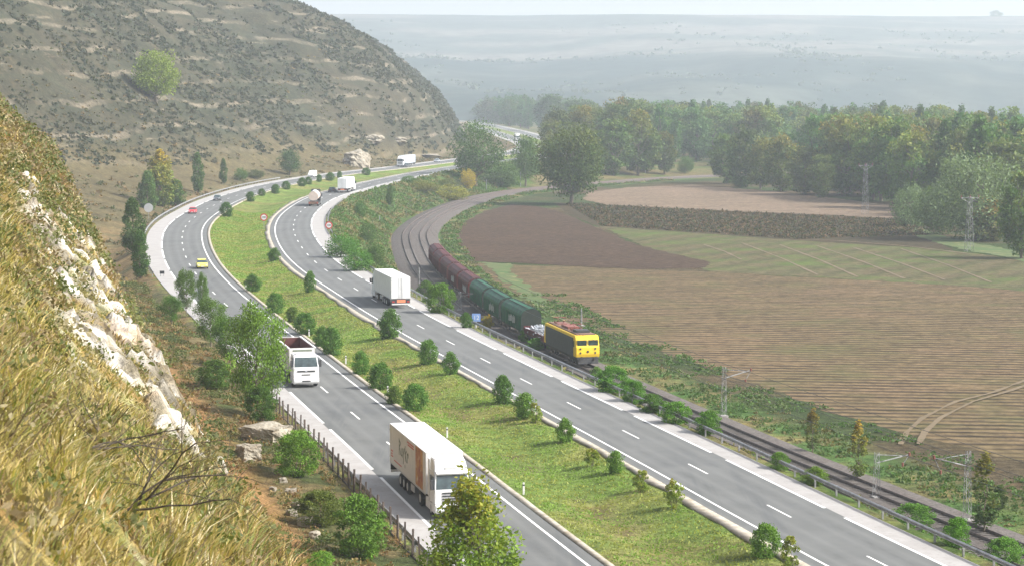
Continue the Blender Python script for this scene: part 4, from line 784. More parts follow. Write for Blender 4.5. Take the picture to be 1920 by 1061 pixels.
# ------------------------------------------------------------------ vehicles (x forward, front bumper at x = 0)
def wheels(root, xs_, r=.5, hw=1.22, w=.32, dual=False, name='wheel'):
    for x in xs_:
        for s in (-1, 1):
            o = MB().tube((x, s*(hw-w), r), (x, s*hw, r), r, n=18).build(name, 'black', root, .03)
            MB().tube((x, s*hw-.02*s, r), (x, s*(hw+.015), r), r*.55, n=14).build('hub', 'greyw', o)
def cabin(root, paintm='white', high=True, tall=3.65, grille='slats'):
    """forward control tractor unit, 2.5 m wide"""
    b = MB(); h = tall
    prof = [(-2.1, .95), (-.02, .95), (0, 1.9), (-.42, 2.95), (-.55, 3.05), (-2.1, 3.1)]
    b.prism(prof, -1.24, 1.24, [0, 0, 0, .1, .14, .1]); cab = b.build('cab', paintm, root, .06)
    MB().prism([(-2.1, .35), (-.05, .35), (.12, .5), (.12, .98), (-.3, 1.0), (-2.1, 1.0)], -1.23, 1.23).build('bumper', paintm, root, .05)
    d = Vector((-.42, 0, 1.05)).normalized(); nrm = Vector((1.05, 0, .42)).normalized(); o0 = Vector((0, 0, 1.9))+nrm*.015
    w = MB(); pts = [(1.12, .06), (1.02, 1.02)]
    w.add([o0+d*.08+Vector((0, -1.12, 0)), o0+d*.08+Vector((0, 1.12, 0)), o0+d*1.03+Vector((0, 1.02, 0)), o0+d*1.03+Vector((0, -1.02, 0))]+[o0+d*.08+Vector((0, -1.12, 0))-nrm*.05, o0+d*.08+Vector((0, 1.12, 0))-nrm*.05, o0+d*1.03+Vector((0, 1.02, 0))-nrm*.05, o0+d*1.03+Vector((0, -1.02, 0))-nrm*.05],
        [(0, 1, 2, 3), (0, 4, 5, 1), (1, 5, 6, 2), (2, 6, 7, 3), (3, 7, 4, 0)]); w.build('windscreen', 'glass', root)
    for s in (-1, 1):
        MB().prism([(-1.35, 1.95), (-.18, 1.95), (-.5, 2.72), (-1.35, 2.78)], s*1.2-.01*s, s*1.262).build('side_window', 'glass', root)
        m = MB().box(-.25, -.12, s*1.38-.1, s*1.38+.1, 1.95, 2.6); m.tube((-.2, s*1.2, 2.5), (-.2, s*1.35, 2.5), .025); m.build('mirror', 'chassis', root)
        MB().box(.1, .135, s*.98-.17, s*.98+.17, .62, .84).build('headlight', 'lamp', root)
        MB().box(-1.55, -1.5, s*1.245, s*1.262, 1.05, 2.9).build('door_seam', 'greyw', root)
    g = MB()
    if grille == 'slats':
        for i in range(4): g.box(0, .03, -.72, .72, 1.1+i*.19, 1.2+i*.19)
    else:
        g.box(0, .03, -.85, .85, 1.5, 1.64); g.box(0, .03, -.4, .4, 1.2, 1.28); g.box(.11, .14, -.4, .4, .58, .7)
        MB().add([(.035, -.12, 1.57), (.035, 0, 1.45), (.035, .12, 1.57), (.035, 0, 1.7)], [(0, 1, 2, 3)]).build('emblem', 'silver', root)
    g.build('grille', 'chassis', root)
    if high:
        MB().prism([(-2.1, 3.05), (-.5, 3.0), (-.75, 3.5), (-1.1, 3.8), (-2.1, 3.85)], -1.12, 1.12, [0, 0, .05, .1, .05]).build('roof_fairing', paintm, root, .06)
        MB().prism([(-.62, 2.98), (-.2, 2.9), (-.12, 3.0), (-.55, 3.12)], -1.05, 1.05).build('sun_visor', paintm, root)
        MB().box(-.73, -.56, -.42, .42, 3.2, 3.34).build('roof_lamps', 'greyw', root)
        for s in (-1, 1): MB().prism([(-3.0, .4), (-1.9, .4), (-1.95, 1.15), (-2.95, 1.05)], s*1.2-.03, s*1.2+.03).build('side_skirt', paintm, root)
        for s in (-1, 1): MB().prism([(-2.55, 1.2), (-2.1, 1.2), (-2.1, 3.7), (-2.4, 3.75)], s*1.15-.03, s*1.15+.03).build('side_deflector', paintm, root)
    else:
        MB().box(-1.6, -.75, -.9, .9, 3.08, 3.16).build('roof_hatch', paintm, root, .03)
    MB().box(-6.4, -1.9, -.42, .42, .62, .92).build('chassis', 'chassis', root)
    wheels(root, (-1.25,), .52); wheels(root, (-5.0,), .52, w=.5)
def box_trailer(root, x0, x1, z0=1.2, z1=4.0, bodym='white', sidem=None, rear=True, hw=1.28, axles=(-9.6, -10.95, -12.3)):
    b = MB().box(x1, x0, -hw, hw, z0, z1).build('cargo_box', sidem or bodym, root, .03)
    MB().box(x1+.01, x0-.01, -hw+.02, hw-.02, z1-.001, z1+.03).build('box_roof', bodym, root)
    MB().box(x1+.4, x0-.5, -.5, .5, .85, z0).build('underframe', 'chassis', root)
    for s in (-1, 1): MB().box(axles[0]+1.2, x0-4.4, s*1.18-.03, s*1.18+.03, .5, .95).build('side_guard', 'greyw', root)
    for s in (-1, 1): MB().box(x0-3.6, x0-3.45, s*.9-.08, s*.9+.08, .05, z0).build('landing_leg', 'chassis', root)
    wheels(root, axles, .5, w=.4)
    for s in (-1, 1):
        for k in range(1, 6): MB().box(x0+(x1-x0)*k/6-.012, x0+(x1-x0)*k/6+.012, s*hw-.004, s*(hw+.004), z0+.02, z1-.02).build('panel_seam', 'greyw', root)
        MB().box(x1, x0, s*hw-.004*(s > 0), s*(hw+.012), z0-.06, z0+.06).build('bottom_rail', 'greyw', root)
    if rear:
        for s in (-1, 1):
            d = MB().box(x1-.03, x1, s*.645-.6, s*.645+.6, z0+.08, z1-.08).build('rear_door', bodym, root, .01)
            MB().tube((x1-.05, s*.2, z0+.1), (x1-.05, s*.2, z1-.1), .022).build('lock_bar', 'greyw', d)
            for zz_ in (z0+.4, z1-.5): MB().box(x1-.045, x1-.03, s*1.25-.06, s*1.25+.06, zz_, zz_+.1).build('hinge', 'greyw', d)
        MB().box(x1-.04, x1+.05, -1.2, 1.2, .42, .62).build('rear_bumper', 'offwhite', root, .02)
        MB().box(x1-.02, x1+.1, -1.22, 1.22, .62, z0-.02).build('lamp_panel', 'chassis', root)
        MB().box(x1-.05, x1-.02, -.62, .5, .72, 1.1).build('marker_plate', 'orangelamp', root)
        for s in (-1, 1): MB().box(x1-.06, x1-.02, s*.98-.16, s*.98+.16, .75, .93).build('tail_light', 'redlamp', root)
def find(p, u, v):
    w = np.array(P(u, v, 0)); i = int(np.argmin(((p-w)**2).sum(1))); t = tangents(p)[i]; n_ = np.array((t[1], -t[0])); d = (w-p[i])@n_; return i, t, n_, d
def place(root, p, u, v, o, rev, back=0.):
    i, t, n_, d = find(p, u, v); k = float(kw(p)[i]); c = p[i]+n_*o*k; f = -t if rev else t; c = c+f*back
    root.location = (c[0], c[1], .012); root.rotation_euler = (0, 0, math.atan2(f[1], f[0]))
def vroot(name, label, cat, group=None): return empty(name, (0, 0, 0), 0, label, cat, group)
VG = 'vehicles on the motorway'
# refrigerated articulated truck, nearest
m, nt, bs, out = newmat('printed_panel'); f = noise_(nt, 1.1, 5, .6, 'obj', (1, 1, .6)); g2 = noise_(nt, 2.1, 4, .6, 'obj')
c = mixc(nt, ramp(nt, f, .38, .62), (.28, .045, .015), (.5, .26, .05)); c = mixc(nt, ramp(nt, g2, .58, .7), c, (.62, .5, .33)); c = mixc(nt, ramp(nt, g2, .42, .3), c, (.08, .04, .02)); nt.links.new(c, bs.inputs['Base Color']); bs.inputs['Roughness'].default_value = .5; M['picture'] = m
r = vroot('articulated_truck', 'white refrigerated articulated truck with an orange picture on its side, nearest the camera', 'truck')
cabin(r, 'white'); box_trailer(r, -2.75, -16.2, sidem='offwhite', z1=3.98)
SY = -1.281  # right-hand side of the truck, turned towards the slope
MB().box(-6.25, -3.75, SY-.012, SY, 1.3, 3.95).build('picture_panel', 'picture', r)
MB().box(-2.95, -2.752, -.9, .9, 2.2, 3.6).build('cooling_unit', 'greyw', r, .04)
def strokes(name, segs, mat, parent, y, w=.05):
    b = MB()
    for (x0, z0, x1, z1) in segs:
        d = Vector((x1-x0, 0, z1-z0)); n_ = Vector((-d.z, 0, d.x)).normalized()*w; a = Vector((x0, y, z0)); c = Vector((x1, y, z1)); k = Vector((0, .012 if y > 0 else -.012, 0))
        b.add([a-n_, c-n_, c+n_, a+n_, a-n_+k, c-n_+k, c+n_+k, a+n_+k], [(0, 1, 2, 3), (4, 5, 6, 7), (0, 1, 5, 4), (2, 3, 7, 6), (1, 2, 6, 5), (0, 3, 7, 4)])
    return b.build(name, mat, parent)
# handwriting-like lettering: tall first letter, round, descender, tall letter
X0 = -12.4
let = [(0, 3.5, 0, 2.3), (0, 3.4, .5, 3.2), (.5, 3.2, .1, 2.9), (.1, 2.9, .6, 2.4), (.8, 2.9, .85, 2.4), (.85, 2.4, 1.3, 2.45), (1.3, 3.0, 1.25, 2.3), (1.6, 3.0, 1.75, 2.5), (1.75, 2.5, 2.1, 3.1), (1.75, 2.5, 1.55, 1.9), (2.3, 3.3, 2.35, 2.2), (2.35, 2.7, 2.8, 3.0), (2.4, 2.7, 2.85, 2.2), (3.1, 2.9, 3.1, 2.2), (3.1, 2.8, 3.5, 2.9), (3.5, 2.9, 3.4, 2.6), (2.2, 1.95, 2.25, 1.7)]
M['script'] = paint('script_paint', (.14, .17, .12), .6); M['redscript'] = paint('red_script_paint', (.5, .1, .08), .6)
strokes('lettering', [(X0+a, z, X0+c, d) for a, z, c, d in let], 'script', r, SY, .065)
strokes('lettering', [(-9.3, 3.72, -6.9, 3.72), (-9.1, 3.55, -6.9, 3.55), ], 'redscript', r, SY, .05)
strokes('lettering', [(-15.6, 2.15, -14.9, 2.15), (-15.6, 1.95, -15.0, 1.95), (-15.6, 1.78, -14.8, 1.78)], 'redscript', r, SY, .05); strokes('lettering', [(-14.4, 1.6, -11.5, 1.6)], 'redscript', r, SY, .04)
place(r, LC, 838, 972, -5.2, True)
# tipper truck
r = vroot('tipper_truck', 'white tipper truck with an empty maroon lined open body', 'truck')
cabin(r, 'white', high=False, grille='wide'); b = MB(); x0, x1, h, z0, z1 = -2.6, -12.6, 1.27, 1.15, 3.45
b.box(x1, x0, -h, h, z0, z0+.1)
b.build('tipper_floor', 'maroon', r)
for s in (-1, 1):
    w = MB().box(x1, x0, s*h-.06*(s > 0), s*h+.06*(s < 0), z0, z1).build('side_board', 'offwhite', r); MB().box(x1+.05, x0-.05, s*(h-.07)-.01, s*(h-.07)+.01, z0+.1, z1-.05).build('board_lining', 'maroon', w)
    for x in np.arange(x1+.6, x0, 1.1): MB().box(x-.05, x+.05, s*(h+.0)-.0*(s > 0), s*(h+.06), z0, z1-.1).build('rib', 'offwhite', w)
    MB().box(x1, x0, s*h-.09, s*h+.09, z1, z1+.08).build('top_rail', 'white', w)
w = MB().box(x0-.06, x0, -h, h, z0, z1+.05).build('headboard', 'offwhite', r); MB().box(x0-.08, x0-.061, -h+.07, h-.07, z0+.1, z1).build('board_lining', 'maroon', w)
strokes('x', [], 'black', w, 1) if False else MB().box(x0+.001, x0+.012, -.9, .95, z1-.28, z1-.12).build('headboard_lettering', 'script', w)
w = MB().box(x1, x1+.06, -h, h, z0, z1).build('tailgate', 'offwhite', r); MB().box(x1+.061, x1+.08, -h+.07, h-.07, z0+.1, z1-.05).build('board_lining', 'maroon', w)
MB().box(x1+.3, x0-.6, -.5, .5, .8, z0).build('underframe', 'chassis', r); wheels(r, (-9.2, -10.5, -11.8), .5, w=.4)
place(r, LC, 576, 729, -5.2, True)
# box truck seen from behind
def lorry(label, bodym, cabm, p, u, v, o, rev, back=0, L=16.2, kind='box', sidem=None, z1=4.):
    r = vroot('articulated_truck' if kind == 'box' else 'tank_truck', label, 'truck', None); cabin(r, cabm)
    if kind == 'box': box_trailer(r, -2.75, -L, bodym=bodym, sidem=sidem, z1=z1)
    else:
        prof = [(math.cos(a)*1.2, 2.45+math.sin(a)*1.15) for a in np.linspace(0, 2*math.pi, 20, endpoint=False)]
        MB().prismx(prof, -11.2, -2.9).build('tank', bodym, r, .05); MB().box(-11.2, -3, -.5, .5, .9, 1.4).build('underframe', 'chassis', r)
        MB().box(-11.35, -11.2, -1.2, 1.2, .5, 1.15).build('rear_bumper', 'rust_roof', r, .02); MB().box(-11, -3.2, -.3, .3, 3.55, 3.75).build('catwalk', 'greyw', r)
        for s in (-1, 1): MB().box(-11.39, -11.35, s*.95-.15, s*.95+.15, .7, .9).build('tail_light', 'redlamp', r)
        wheels(r, (-8.4, -9.7), .5, w=.4)
    place(r, p, u, v, o, rev, back); return r
lorry('white articulated box truck seen from behind beside the railway wagons', 'white', 'white', RC, 743, 577, 5.45, False, 16.2, sidem='offwhite')
lorry('tan tanker truck seen from behind in the right carriageway bend', 'tan', 'darkcar', RC, 592, 387, 5.2, False, 11.3, kind='tank')
lorry('plain white box lorry farther up the right carriageway, beside a dark car', 'white', 'white', RC, 657, 362, 5.3, False, 16.2)
lorry('white cabbed truck with pale blue trailer coming down the far left carriageway', 'white', 'white', LC, 722, 313, -5.2, True, 0, sidem='paleblue')
lorry('tiny pale truck on the farthest stretch of motorway', 'offwhite', 'white', LC, 985, 265, -5.2, True, 0)
def car(label, paintm, p, u, v, o, rev, van=False, name='car'):
    r = vroot(name, label, 'van' if van else 'car')
    if van:
        MB().prism([(-4.9, .3), (-.1, .3), (0, .6), (-.05, .95), (-.85, 1.2), (-1.6, 2.1), (-4.9, 2.15)], -.95, .95, [0, 0, 0, 0, 0, .1, .1]).build('body', paintm, r, .05)
        MB().prism([(-1.62, 1.2), (-.95, 1.22), (-1.55, 1.98), (-1.8, 2.0)], -.955, .955, [0, 0, .1, .1]).build('windscreen', 'glass', r)
        wl_ = (-.9, -3.9)
    else:
        MB().prism([(-4.15, .3), (-.12, .28), (0, .45), (-.04, .7), (-1.15, .92), (-3.7, .95), (-4.12, .85)], -.86, .86, [0, 0, .05, .04, .02, .02, .05]).build('body', paintm, r, .05)
        MB().prism([(-3.75, .9), (-1.05, .9), (-1.75, 1.36), (-3.2, 1.38)], -.8, .8, [0, 0, .14, .14]).build('windows', 'glass', r, .03)
        MB().prism([(-3.22, 1.34), (-1.72, 1.34), (-1.85, 1.42), (-3.1, 1.43)], -.67, .67, [0, 0, .03, .03]).build('roof', paintm, r, .02)
        wl_ = (-.8, -3.3)
    for x in wl_:
        for s in (-1, 1):
            w = MB().tube((x, s*.68, .31), (x, s*.88, .31), .31, n=14).build('wheel', 'black', r); MB().tube((x, s*.88, .31), (x, s*.89, .31), .18, n=10).build('hub', 'greyw', w)
    L = 4.9 if van else 4.15
    for s in (-1, 1):
        MB().box(-.06, .01, s*.62-.14, s*.62+.14, .52, .66).build('headlight', 'lamp', r); MB().box(-L-.01, -L+.06, s*.66-.12, s*.66+.12, .62, .78).build('tail_light', 'redlamp', r)
    MB().box(-.02, .02, -.26, .26, .36, .46).build('number_plate', 'white', r)
    place(r, p, u, v, o, rev); return r
car('lemon yellow car just above the roadside thicket', 'lemon', LC, 382, 504, -2.1, True)
car('red car in the bend of the left carriageway', 'red', LC, 358, 401, -5.3, True)
car('dark grey car behind the red one', 'darkcar', LC, 395, 377, -5.3, True)
car('white van beside the far median shrubs', 'white', LC, 600, 333, -5.3, True, True, 'van')
car('small dark car following the blue and white truck', 'darkcar', LC, 762, 314, -2.2, True)
car('small grey car farthest up the left carriageway', 'silver', LC, 828, 305, -5.2, True)
car('dark car overtaking beside the plain white box lorry', 'darkcar', RC, 629, 360, 2.0, False)
# ------------------------------------------------------------------ train
TA = TRK['a']
def along(p, y, o=0.):
    i = int(np.argmin(np.abs(p[:, 1]-y)+ (p[:, 0] > 200)*999)); t = tangents(p)[i]; return p[i], t
tl = np.concatenate([[0], np.cumsum(np.linalg.norm(np.diff(TA, axis=0), axis=1))])
i0 = int(np.argmin(np.abs(TA[:, 1]-268.5))); T0 = tl[i0]
def tpos(s): return np.array([np.interp(T0+s, tl, TA[:, 0]), np.interp(T0+s, tl, TA[:, 1])])
def onrail(root, s, L):
    a, b = tpos(s+L*.15), tpos(s+L*.85); c = (a+b)/2; d = a-b; root.location = (c[0], c[1], -5.88); root.rotation_euler = (0, 0, math.atan2(d[1], d[0]))
def bogie(root, x, n=2, mat='chassis'):
    b = MB().box(x-1.6, x+1.6, -1.1, 1.1, .45, .75); o = b.build('bogie', mat, root)
    for k in range(n):
        xx = x+(k-(n-1)/2)*(2.0 if n == 2 else 1.5)
        for s in (-1, 1): MB().tube((xx, s*.78, .48), (xx, s*.9, .48), .48, n=16).build('wheel', 'black', o)
r = vroot('electric_locomotive', 'yellow and slate grey electric locomotive leading the train', 'locomotive'); L = 17.2; h = L/2
body = MB().prism([(-h, 1.1), (h-.1, 1.1), (h, 1.5), (h-.03, 2.3), (h-.45, 3.55), (h-.7, 3.75), (-h+.7, 3.75), (-h+.45, 3.55), (-h+.03, 2.3)], -1.5, 1.5).build('body', 'yellow', r, .06)
for s in (-1, 1):
    MB().box(-h+1.4, h-1.4, s*1.5-.1, s*1.515, 1.12, 3.42).build('side_panel', 'locogrey', r); MB().box(-h+.9, -h+1.35, s*1.5-.01, s*1.518, 1.5, 3.3).build('cab_door', 'locogrey', r)
    MB().box(h-1.3, h-.85, s*1.5-.01, s*1.518, 2.3, 3.1).build('cab_side_window', 'glass', r)
    for k in range(5): MB().box(-4.6+k*1.9, -3.4+k*1.9, s*1.516, s*1.53, 2.35, 2.85).build('louvre', 'chassis', r)
    MB().box(h-.31, h-.1, s*.72-.6, s*.72+.6, 2.55, 3.22).build('windscreen', 'glass', r)
    for (yy, zz_) in ((s*.95, 1.65), (s*.95, 2.15)): MB().tube((h-.06, yy, zz_), (h+.04, yy, zz_), .13, n=12).build('headlight', 'chassis', r)
    MB().tube((h, s*.9, 1.0), (h+.5, s*.9, 1.0), .1).tube((h+.45, s*.9, 1.0), (h+.5, s*.9, 1.0), .25).build('buffer', 'chassis', r)
MB().tube((h-.06, 0, 1.8), (h+.04, 0, 1.8), .15, n=12).build('headlight', 'chassis', r)
# white number-like mark on both sides
for s in (-1, 1):
    q = [(0, 2.1, 0, 2.9), (0, 2.9, .5, 2.9), (.5, 2.9, .5, 2.55), (0, 2.5, .5, 2.5), (.3, 2.5, .65, 2.1), (.8, 2.1, .8, 2.9), (.8, 2.9, 1.2, 2.9)]
    strokes('side_mark', [(2.2-a*s*-1 if False else 2.2+a, z, 2.2+c, d) for a, z, c, d in q], 'offwhite', r, s*1.516, .08)
MB().box(-h+.9, h-.9, -1.2, 1.2, 3.75, 3.88).build('roof', 'rust_roof', r, .03)
MB().box(-h+.05, h-.05, -1.35, 1.35, .75, 1.1).build('underframe', 'chassis', r); bogie(r, -5, 3); bogie(r, 5, 3)
MB().prism([(h-.3, .3), (h+.15, .3), (h+.1, .85), (h-.3, .85)], -1.3, 1.3).build('snowplough', 'chassis', r)
MB().box(-2, 1.4, -.8, .8, 3.85, 4.15).build('roof_equipment', 'insul', r, .05); MB().box(4.4, 6.2, -.9, .9, 3.85, 4.2).build('roof_equipment', 'chassis', r, .05)
for x in (-5.4, 3.2):
    b = MB()
    for s in (-1, 1):
        b.tube((x-.8, s*.5, 3.95), (x+.9, s*.45, 4.35), .04); b.tube((x+.9, s*.45, 4.35), (x-.6, s*.4, 4.6), .035)
    b.tube((x-.6, -.8, 4.62), (x-.6, .8, 4.62), .05); b.box(x-1, x+1, -.6, .6, 3.88, 3.95)
    o = b.build('pantograph', 'insul', r)
    for s in (-1, 1): MB().tube((x-.9, s*.6, 3.86), (x-.9, s*.6, 4.15), .09).build('insulator', 'insul', o)
onrail(r, 0, L)
# scrap wagon
r = vroot('scrap_wagon', 'low maroon wagon heaped with silvery scrap behind the locomotive', 'railway wagon'); L = 12.; h = L/2
MB().box(-h, h, -1.35, 1.35, .95, 1.25).build('floor', 'maroon', r)
for s in (-1, 1): MB().box(-h, h, s*1.35-.05, s*1.35+.05, 1.25, 1.75).build('side_board', 'mar2', r)
for s in (-1, 1): MB().box(s*h-.05, s*h+.05, -1.35, 1.35, 1.25, 1.9).build('end_board', 'mar2', r)
bogie(r, -3.8); bogie(r, 3.8); onrail(r, 18.2, L)
tr = r; g = random.Random(3); b = MB()
for i in range(170):
    x, y = g.uniform(-h+.5, h-.4), g.uniform(-1.1, 1.1); z = 1.3+g.uniform(0, 1.)*(1.3-(x/h)**2-.5*abs(y)); a = Vector((g.gauss(0, 1), g.gauss(0, 1), g.gauss(0, .5))).normalized()*g.uniform(.3, .8); b.tube(Vector((x, y, z))-a, Vector((x, y, z))+a, g.uniform(.04, .13), n=5)
o = b.build('scrap_heap', 'scrap', None); o.matrix_world = Matrix.Translation(tr.location) @ Matrix.Rotation(tr.rotation_euler.z, 4, 'Z'); tag(o, 'heap of silvery tangled scrap lying in the low wagon', 'scrap', None)
def wagon(label, bodym, s0, L=15.3, endm='dkgreen', graf=True, seed=0, open_=False):
    r = vroot('covered_wagon', label, 'railway wagon', 'wagons of the goods train'); h = L/2; top = [(-1.42, 1.0), (1.42, 1.0), (1.45, 3.0)]+[(math.cos(a)*1.45, 3.0+math.sin(a)*1.15) for a in np.linspace(.25, math.pi-.25, 7)]+[(-1.45, 3.0)]
    bdy = MB().prismx(top, -h+.12, h-.12)
    e = [(-1.40, 1.05), (1.40, 1.05), (1.42, 3.0)]+[(math.cos(a)*1.42, 3.0+math.sin(a)*1.1) for a in np.linspace(.25, math.pi-.25, 7)]+[(-1.42, 3.0)]
    for s in (-1, 1): MB().prismx(e, s*(h-.12)-.02, s*(h-.12)+.04*s).build('end_wall', endm, r)
    for x in np.arange(-h+.5, h-.3, 1.2):
        for s in (-1, 1): bdy.box(x-.05, x+.05, s*1.4, s*1.5, 1.02, 3.0)
    bdy.build('body', bodym, r)
    MB().box(-h, h, -1.3, 1.3, .8, 1.0).build('underframe', 'chassis', r); bogie(r, -h+2.4); bogie(r, h-2.4)
    for s in (-1, 1): MB().box(-h+.2, h-.2, s*.5-.06, s*.5+.06, 4.1, 4.16).build('roof_rail', 'dkgreen' if bodym == 'green' else 'maroon', r)
    if graf:
        g = random.Random(seed); q = []; x = g.uniform(-2, 1)
        for i in range(7):
            z = g.uniform(1.5, 1.8); q += [(x, z, x+.15, z+g.uniform(.7, 1.1)), (x+.15, z+.9, x+.45, z+.5), (x+.45, z+.5, x+.3, z)]; x += g.uniform(.6, .8)
        for s in (-1, 1): strokes('graffiti', q, 'greyw', r, s*1.502, .09)
    onrail(r, s0, L); return r
WGS = [('green', 'green', 'first green arched wagon behind the scrap wagon, with pale graffiti', 1), ('green', 'green', 'second green arched wagon of the train, graffiti at its lower edge', 1), ('green', 'dkgreen', 'third green wagon, next to the first maroon one', 0), ('mar2', 'mar2', 'first maroon wagon behind the green ones, with graffiti', 1),
    ('mar2', 'mar2', 'second maroon arched wagon of the train', 1), ('mar2', 'mar2', 'third maroon arched wagon of the train', 0), ('mar2', 'mar2', 'fourth maroon wagon, last but one of the train', 0), ('mar2', 'mar2', 'last maroon wagon at the tail of the train', 0)]
for i, (m_, e_, lab, gr) in enumerate(WGS): wagon(lab, m_, 31.5+i*16.6, 14.7, 'dkgreen' if m_ == 'green' else 'mar2', gr, i+3)
M['mast'] = nmat('weathered_mast', (.3, .3, .3), (.1, .1, .1), 1.4, .6, lo=.45, hi=.55)
# ------------------------------------------------------------------ guardrails, fence, signs, masts
def guardrail(p, o, y0, y1, label, step=4.0, side=1):
    q = off(p, o); m = (q[:, 1] > y0) & (q[:, 1] < y1); q = q[m]; r = empty('guardrail', (q[0][0], q[0][1], 0), 0, label, 'guardrail'); t = tangents(q); n_ = np.stack([t[:, 1], -t[:, 0]], 1)*side
    prof = [(0, .45), (-.08, .5), (-.08, .56), (0, .6), (-.08, .64), (-.08, .7), (0, .76), (.02, .76), (.02, .45)]; V = []; Fc = []; k = len(prof)
    for i in range(len(q)):
        for a, z in prof: V.append((q[i, 0]+n_[i, 0]*a-q[0, 0], q[i, 1]+n_[i, 1]*a-q[0, 1], z))
    for i in range(len(q)-1):
        for j in range(k): Fc.append((i*k+j, i*k+(j+1) % k, (i+1)*k+(j+1) % k, (i+1)*k+j))
    me = bpy.data.meshes.new('rail_beam'); me.from_pydata(V, [], Fc); link('beam', me, M['galv'], r)
    L = np.concatenate([[0], np.cumsum(np.linalg.norm(np.diff(q, axis=0), axis=1))]); pm = None; cnt = 0
    for s in np.arange(.5, L[-1], step):
        x, y = np.interp(s, L, q[:, 0]), np.interp(s, L, q[:, 1]); i = min(int(np.searchsorted(L, s)), len(q)-1)
        if pm is None: o_ = MB().box(.02, .14, -.06, .06, -.9, .72).build('post', 'galv', r); pm = o_.data
        else: o_ = link('post', pm, None, r)
        o_.location = (x-q[0, 0], y-q[0, 1], 0); o_.rotation_euler = (0, 0, math.atan2(n_[i, 1], n_[i, 0])); cnt += 1
        if cnt >= 98: break
guardrail(RC, WR+shl(RC)+.45, 118, 420, 'long steel guardrail between the right carriageway and the railway bank')
guardrail(RC, WR+shl(RC)+.45, 428, 560, 'steel guardrail on the inside of the right carriageway bend')
guardrail(LC, -WL-shl(LC)-.4, 330, 700, 'steel guardrail round the outside of the motorway bend', side=-1)
guardrail(LC, -WL-shl(LC)-.4, 118, 171, 'guardrail seen from behind at the bottom edge beside the left carriageway', side=-1)
q = off(LC, -WL-shl(LC)-1.0); m_ = (q[:, 1] > 126) & (q[:, 1] < 215); q = q[m_]; r = empty('wire_fence', (q[0][0], q[0][1], 0), 0, 'rusty post and wire fence along the left carriageway', 'fence')
L = np.concatenate([[0], np.cumsum(np.linalg.norm(np.diff(q, axis=0), axis=1))]); pts = [(np.interp(s, L, q[:, 0])-q[0, 0], np.interp(s, L, q[:, 1])-q[0, 1]) for s in np.arange(.5, L[-1], 2.4)]; b = MB(); pm = None; g = random.Random(2)
for k, (x, y) in enumerate(pts):
    if pm is None: o = MB().box(-.055, .055, -.055, .055, -.4, 1.75).build('post', 'rusty', r); pm = o.data
    else: o = link('post', pm, None, r)
    o.location = (x, y, g.uniform(-.12, .05)); o.rotation_euler = (g.uniform(-.07, .07), g.uniform(-.07, .07), g.random())
for z in (.35, .8, 1.25): 
    b = MB() if z == .35 else b
    for a, c in zip(pts, pts[1:]): b.tube((*a, z), (*c, z), .014, n=4)
b.build('wire', 'rusty', r)
b = MB()
for a, c in zip(pts, pts[1:]): b.box(min(a[0], c[0]), max(a[0], c[0]), a[1]-.01, a[1]+.0, 0, 0) if False else b.tube((*a, .1), (*c, .1), .05, n=4)
b.build('bottom_rail', 'rusty', r)
# delineator posts on the median side of the left carriageway
pm = None
for (u, v, d) in [(563, 628, 'above the tipper truck body'), (629, 681, 'just right of the tipper truck cab'), (710, 741, 'below the touching pair of shrubs'), (819, 818, 'level with the roof of the refrigerated truck'), (963, 927, 'nearest the bottom edge of the photo'), (437, 536, 'level with the narrow upright shrub')]:
    i, t, n_, dd = find(LC, u, v); c = LC[i]+n_*1.9; r = empty('delineator_post', (c[0], c[1], .0), math.atan2(t[1], t[0]), 'small white marker post on the median kerb '+d, 'marker post', 'white marker posts along the median kerb')
    MB().box(-.04, .04, -.07, .07, -.2, .75).build('post', 'offwhite', r, .02); MB().box(-.045, .045, -.072, .072, .52, .62).build('reflector', 'black', r)
def font_mesh(txt, size, name, mat, parent, loc, rot):
    cu = bpy.data.curves.new(name, 'FONT'); cu.body = txt; cu.size = size; cu.align_x = 'CENTER'; cu.align_y = 'CENTER'; cu.extrude = .01
    tmp = bpy.data.objects.new(name, cu); COL.objects.link(tmp); bpy.context.view_layer.update(); dg = bpy.context.evaluated_depsgraph_get(); me = bpy.data.meshes.new_from_object(tmp.evaluated_get(dg)); bpy.data.objects.remove(tmp)
    o = link(name, me, M[mat], parent); o.location = loc; o.rotation_euler = rot; return o
def disc_sign(u, v, hp, dp, label, ring='red', txt='100', back=False):
    x, y, z = G(u, v); r = empty('road_sign', (x, y, z), 0, label, 'road sign'); H = hp*y/F; R_ = dp*y/F/2; m = MB()
    MB().tube((0, 0, -.3), (0, 0, H), .05, n=8).build('pole', 'galv', r)
    d = MB().tube((0, -.05, H-R_), (0, -.08, H-R_), R_, n=28).build('disc', 'redlamp' if not back else 'greyw', r)
    if not back:
        MB().tube((0, -.081, H-R_), (0, -.09, H-R_), R_*.70, n=28).build('face', 'white', d); font_mesh(txt, R_*.75, 'numerals', 'black', d, (0, -.1, H-R_), (math.pi/2, 0, 0))
    return r
M['redlamp'] = paint('red_lamp_lens', (.5, .03, .02), .4)
disc_sign(495, 431, 30, 14, 'round red ringed speed limit sign standing on the median'); disc_sign(617, 452, 36, 14, 'round red ringed speed limit sign right of the bend, behind the shoulder')
r = disc_sign(279, 412, 30, 17, 'round sign seen from behind, outside the motorway bend', back=True)
x, y, z = G(893, 614); r = empty('road_sign', (x, y, z), 0, 'small blue kilometre sign on a pale post behind the guardrail', 'road sign'); k = y/F
